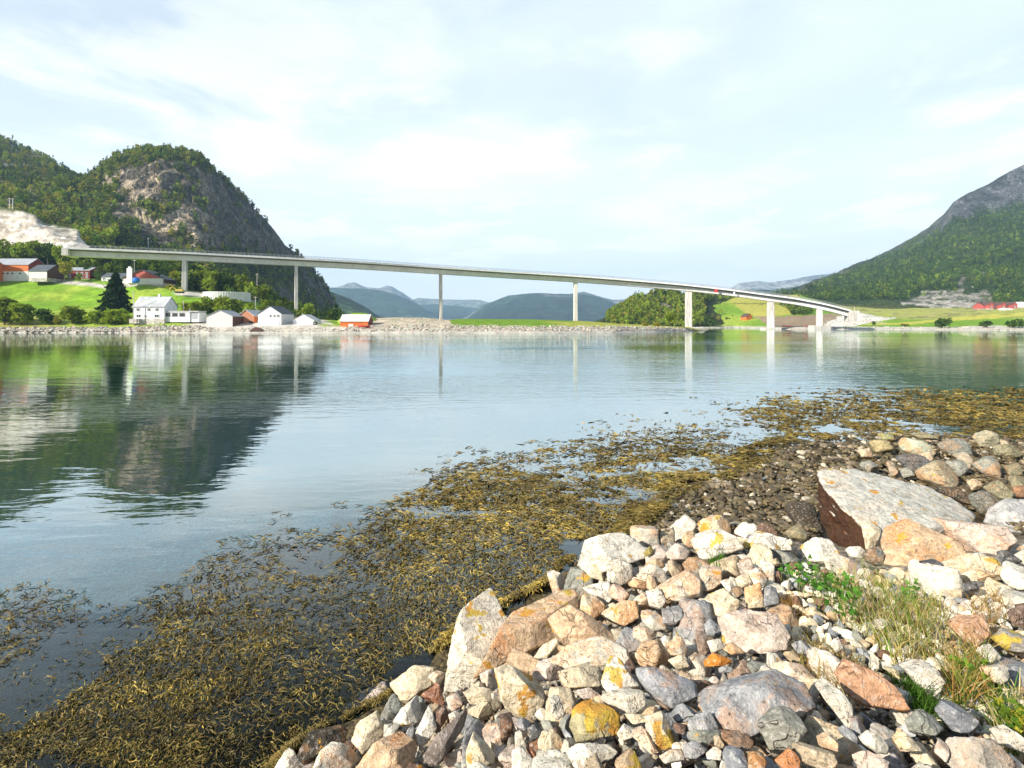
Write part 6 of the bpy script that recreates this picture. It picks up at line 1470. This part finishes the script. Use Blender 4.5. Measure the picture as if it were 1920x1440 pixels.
def grass(name, label, cat, poly, n, L0, L1, cols, seed, lean=(0, 0), wd=.0022, spread=.5, group=None):
    r = np.random.default_rng(seed); q = patch_xy(poly, n, r); X, Y = q[:, 0], q[:, 1]
    c = np.array(cols)[r.integers(0, len(cols), n)] * (.75 + .5 * r.random((n, 1)))
    V, Fc, C = blades(X, Y, L0 + (L1 - L0) * r.random(n), np.full(n, wd) * (.7 + .6 * r.random(n)), c, r, lean, spread=spread)
    ctr = V.mean(0); o = link(name, npmesh(name, V - ctr, Fc, M['foliage'], False, C), None, ctr); tag(o, label, cat, group); return o
STRAW = [(.46, .36, .15), (.52, .43, .22), (.36, .24, .08), (.26, .22, .06)]; GRN = [(.07, .16, .02), (.10, .22, .03), (.05, .11, .015)]; RUS = [(.36, .18, .05), (.42, .25, .08), (.25, .13, .04)]
grass('grass_tuft', 'small green grass tuft between pale stones near the crest', 'grass tuft', [(1325, 1040), (1350, 1032), (1372, 1045), (1375, 1066), (1345, 1064)], 170, .07, .17, GRN, 51, (-.1, 0), .0035, .7)
grass('grass_tuft', 'dense dark green grass tuft hanging over the dark grey boulder', 'grass tuft', [(1672, 1262), (1690, 1258), (1730, 1285), (1765, 1318), (1745, 1328), (1700, 1305)], 420, .06, .15, [(.045, .11, .015), (.07, .15, .02), (.09, .17, .03)], 52, (.25, -.3), .0026, .9)
grass('grass_tuft', 'green grass with yellow stems in the corner of the bank', 'grass tuft', [(1850, 1290), (1920, 1280), (1935, 1370), (1890, 1385), (1855, 1340)], 260, .07, .18, GRN + STRAW[:2], 53, (0, 0), .0028, .8)
o = grass('dead_grass', None, None, [(1525, 1072), (1620, 1064), (1760, 1110), (1790, 1170), (1740, 1215), (1680, 1225), (1630, 1180), (1580, 1130)], 1250, .08, .24, STRAW + STRAW[:2] + [(.30, .32, .07), (.12, .22, .03), (.16, .28, .03)], 54, (-.12, .0), .0022, .7); tag(o, kind='stuff')
o = grass('dead_grass', None, None, [(1480, 1170), (1560, 1190), (1640, 1240), (1650, 1290), (1560, 1270), (1500, 1230)], 480, .06, .17, STRAW + RUS[:1], 55, (-.3, -.1), .0019, .9); tag(o, kind='stuff')
o = grass('dead_grass', None, None, [(1770, 1210), (1850, 1200), (1870, 1280), (1810, 1310), (1770, 1290)], 560, .08, .22, STRAW + RUS + GRN, 56, (0, 0), .002, .8); tag(o, kind='stuff')
grass('brown_plant', 'rusty brown wiry plant behind the orange block near the picture edge', 'plant', [(1815, 1110), (1880, 1095), (1890, 1150), (1850, 1175), (1820, 1150)], 330, .07, .17, RUS + STRAW[3:], 57, (0, 0), .0017, .9)
grass('brown_plant', 'thin rusty stems at the tip of the leafy plant', 'plant', [(1455, 1110), (1500, 1105), (1510, 1140), (1470, 1145)], 150, .06, .14, RUS, 58, (-.2, -.1), .0015, .9)
def leafy(label, poly, n, ls, seed, cols, hmax=.16):
    """stalks carrying lobed leaves"""
    r = np.random.default_rng(seed); q = patch_xy(poly, n, r); X, Y = q[:, 0], q[:, 1]; Z = gz(X, Y) - .05
    ctr = np.array([X.mean(), Y.mean(), Z.mean()]); e = empty('leafy_plant', ctr); tag(e, label, 'plant')
    h = hmax * (.3 + .7 * r.random(n)); st = MB()
    for k in range(0, n, 3): st.tube([(X[k] - ctr[0], Y[k] - ctr[1], Z[k] - ctr[2] - .03), (X[k] - ctr[0] + .01 * r.normal(), Y[k] - ctr[1] + .01 * r.normal(), Z[k] - ctr[2] + h[k])], [.002, .0012], 4)
    st.build('stems', M['stem'], e)
    # a leaf: five lobes as a folded fan
    th = np.radians([-90, -50, -28, 0, 22, 45, 68, 90, 112, 135, 158, 180, 208, 230]); rad = np.array([.15, .45, .8, .5, .9, .55, .95, 1.15, .95, .55, .9, .5, .8, .45])
    fan = np.stack([np.cos(th) * rad, np.sin(th) * rad, .18 * rad ** 2 - .05], -1); m = len(th); V, Fs, C = [], [], []
    for k in range(n):
        a = r.random() * 6.28; tl = r.normal() * .45; t2 = r.normal() * .45 - .25; R = np.array(Matrix.Rotation(a, 3, 'Z') @ Matrix.Rotation(tl, 3, 'X') @ Matrix.Rotation(t2, 3, 'Y'))
        s = ls * (.6 + .8 * r.random()); P0 = np.array([X[k], Y[k], Z[k] + h[k]]) - ctr; c = np.array(cols[r.integers(len(cols))]) * (.75 + .5 * r.random())
        o = len(V); V.append(P0 - R @ np.array([0, 0, .02 * s])); C.append(c * .8)
        for p in fan: V.append(P0 + R @ (p * s)); C.append(c * (.85 + .3 * r.random()))
        for i in range(m): Fs.append((o, o + 1 + i, o + 1 + (i + 1) % m))
    link('leaves', npmesh('leaves', np.array(V), np.array(Fs), M['foliage'], False, np.array(C)), e)
M['stem'] = flatmat('green_stem', (.12, .16, .03), .7, .2, 10)
LG = [(.06, .17, .025), (.085, .22, .03), (.045, .12, .02), (.12, .27, .04)]
leafy('large leafy green plant at the top of the dead grass patch', [(1450, 1065), (1490, 1060), (1560, 1085), (1610, 1115), (1615, 1160), (1580, 1165), (1530, 1125), (1470, 1095)], 230, .022, 61, LG)
leafy('small leafy green plant among straw behind the dead grass', [(1690, 1105), (1720, 1105), (1725, 1130), (1695, 1128)], 36, .018, 62, LG, .14)
leafy('yellow green leafy plant beside the pale rock at the grass edge', [(1780, 1240), (1850, 1255), (1850, 1285), (1790, 1270)], 40, .018, 63, [(.16, .25, .03), (.22, .28, .04), (.10, .2, .03)], .12)
leafy('yellow and green low plant in the bottom corner of the bank', [(1850, 1320), (1930, 1330), (1930, 1395), (1880, 1375)], 80, .017, 64, [(.16, .25, .03), (.42, .38, .04), (.10, .2, .03)], .10)
# ================================================================== fjord water, sea floor, air
def water_mat():
    t = NT('fjord_water'); p = t.pos()
    w1 = t.noise(t.map(p, (.55, 1.5, 1), (0, 0, -.22)), 1.0, 3, .5, .4)
    w2 = t.noise(t.map(p, (2.2, 5.0, 1), (0, 0, -.35)), 1.0, 3, .5, .3)
    w3 = t.noise(t.map(p, (.05, .16, 1), (0, 0, .1)), 1.0, 3, .5)
    patch = t.ramp(t.noise(t.map(p, (.010, .03, 1)), 1.0, 3, .5), .40, .62, .35, 1.1)
    h = t.math('ADD', t.math('MULTIPLY', w1, .75), t.math('MULTIPLY', w2, .16))
    h = t.math('MULTIPLY', h, patch)
    h = t.math('ADD', h, t.math('MULTIPLY', w3, .8))
    nrm = t.bump(h, 1.0, .040)
    fr = t.n('ShaderNodeFresnel'); fr.inputs['IOR'].default_value = 1.33; t.set(fr.inputs['Normal'], nrm)
    gl = t.n('ShaderNodeBsdfGlossy'); t.set(gl.inputs['Roughness'], .015); t.set(gl.inputs['Normal'], nrm); gl.inputs['Color'].default_value = (.93, 1, 1, 1)
    tr = t.n('ShaderNodeBsdfTransparent'); tr.inputs[0].default_value = (.92, .96, .93, 1)
    mx = t.n('ShaderNodeMixShader'); t.set(mx.inputs[0], t.math('MAXIMUM', t.math('MINIMUM', t.math('MULTIPLY_ADD', fr.outputs[0], 3.4, -.125), t.math('MULTIPLY_ADD', fr.outputs[0], .45, .55)), .015))
    t.t.links.new(tr.outputs[0], mx.inputs[1]); t.t.links.new(gl.outputs[0], mx.inputs[2]); t.t.links.new(mx.outputs[0], t.out.inputs['Surface'])
    return t.m
V = [(-8900, -60, 0), (8900, -60, 0), (8900, 9650, 0), (-8900, 9650, 0)]
tag(link('water', npmesh('water', np.array(V), np.array([[0, 1, 2, 3]]), water_mat())), kind='structure')
t = NT('deep_sea_floor'); t.pbsdf((.003, .19, .075), .95, None, .0); M['deep'] = t.m
tag(link('seabed', npmesh('seabed', np.array([(x, y, -6.2) for x, y, z in V]), np.array([[0, 1, 2, 3]]), M['deep'])), kind='structure')
if not globals().get('NOHAZE'):
    t = NT('air'); pv = t.n('ShaderNodeVolumePrincipled')
    pv.inputs['Color'].default_value = (.48, .75, 1.0, 1); pv.inputs['Density'].default_value = 1.05e-4; pv.inputs['Anisotropy'].default_value = 0.0
    t.t.links.new(pv.outputs[0], t.out.inputs['Volume'])
    m = MB(); m.box(-9000, 9000, -100, 9700, -8, 950); hz = m.build('haze', t.m); tag(hz, kind='stuff')
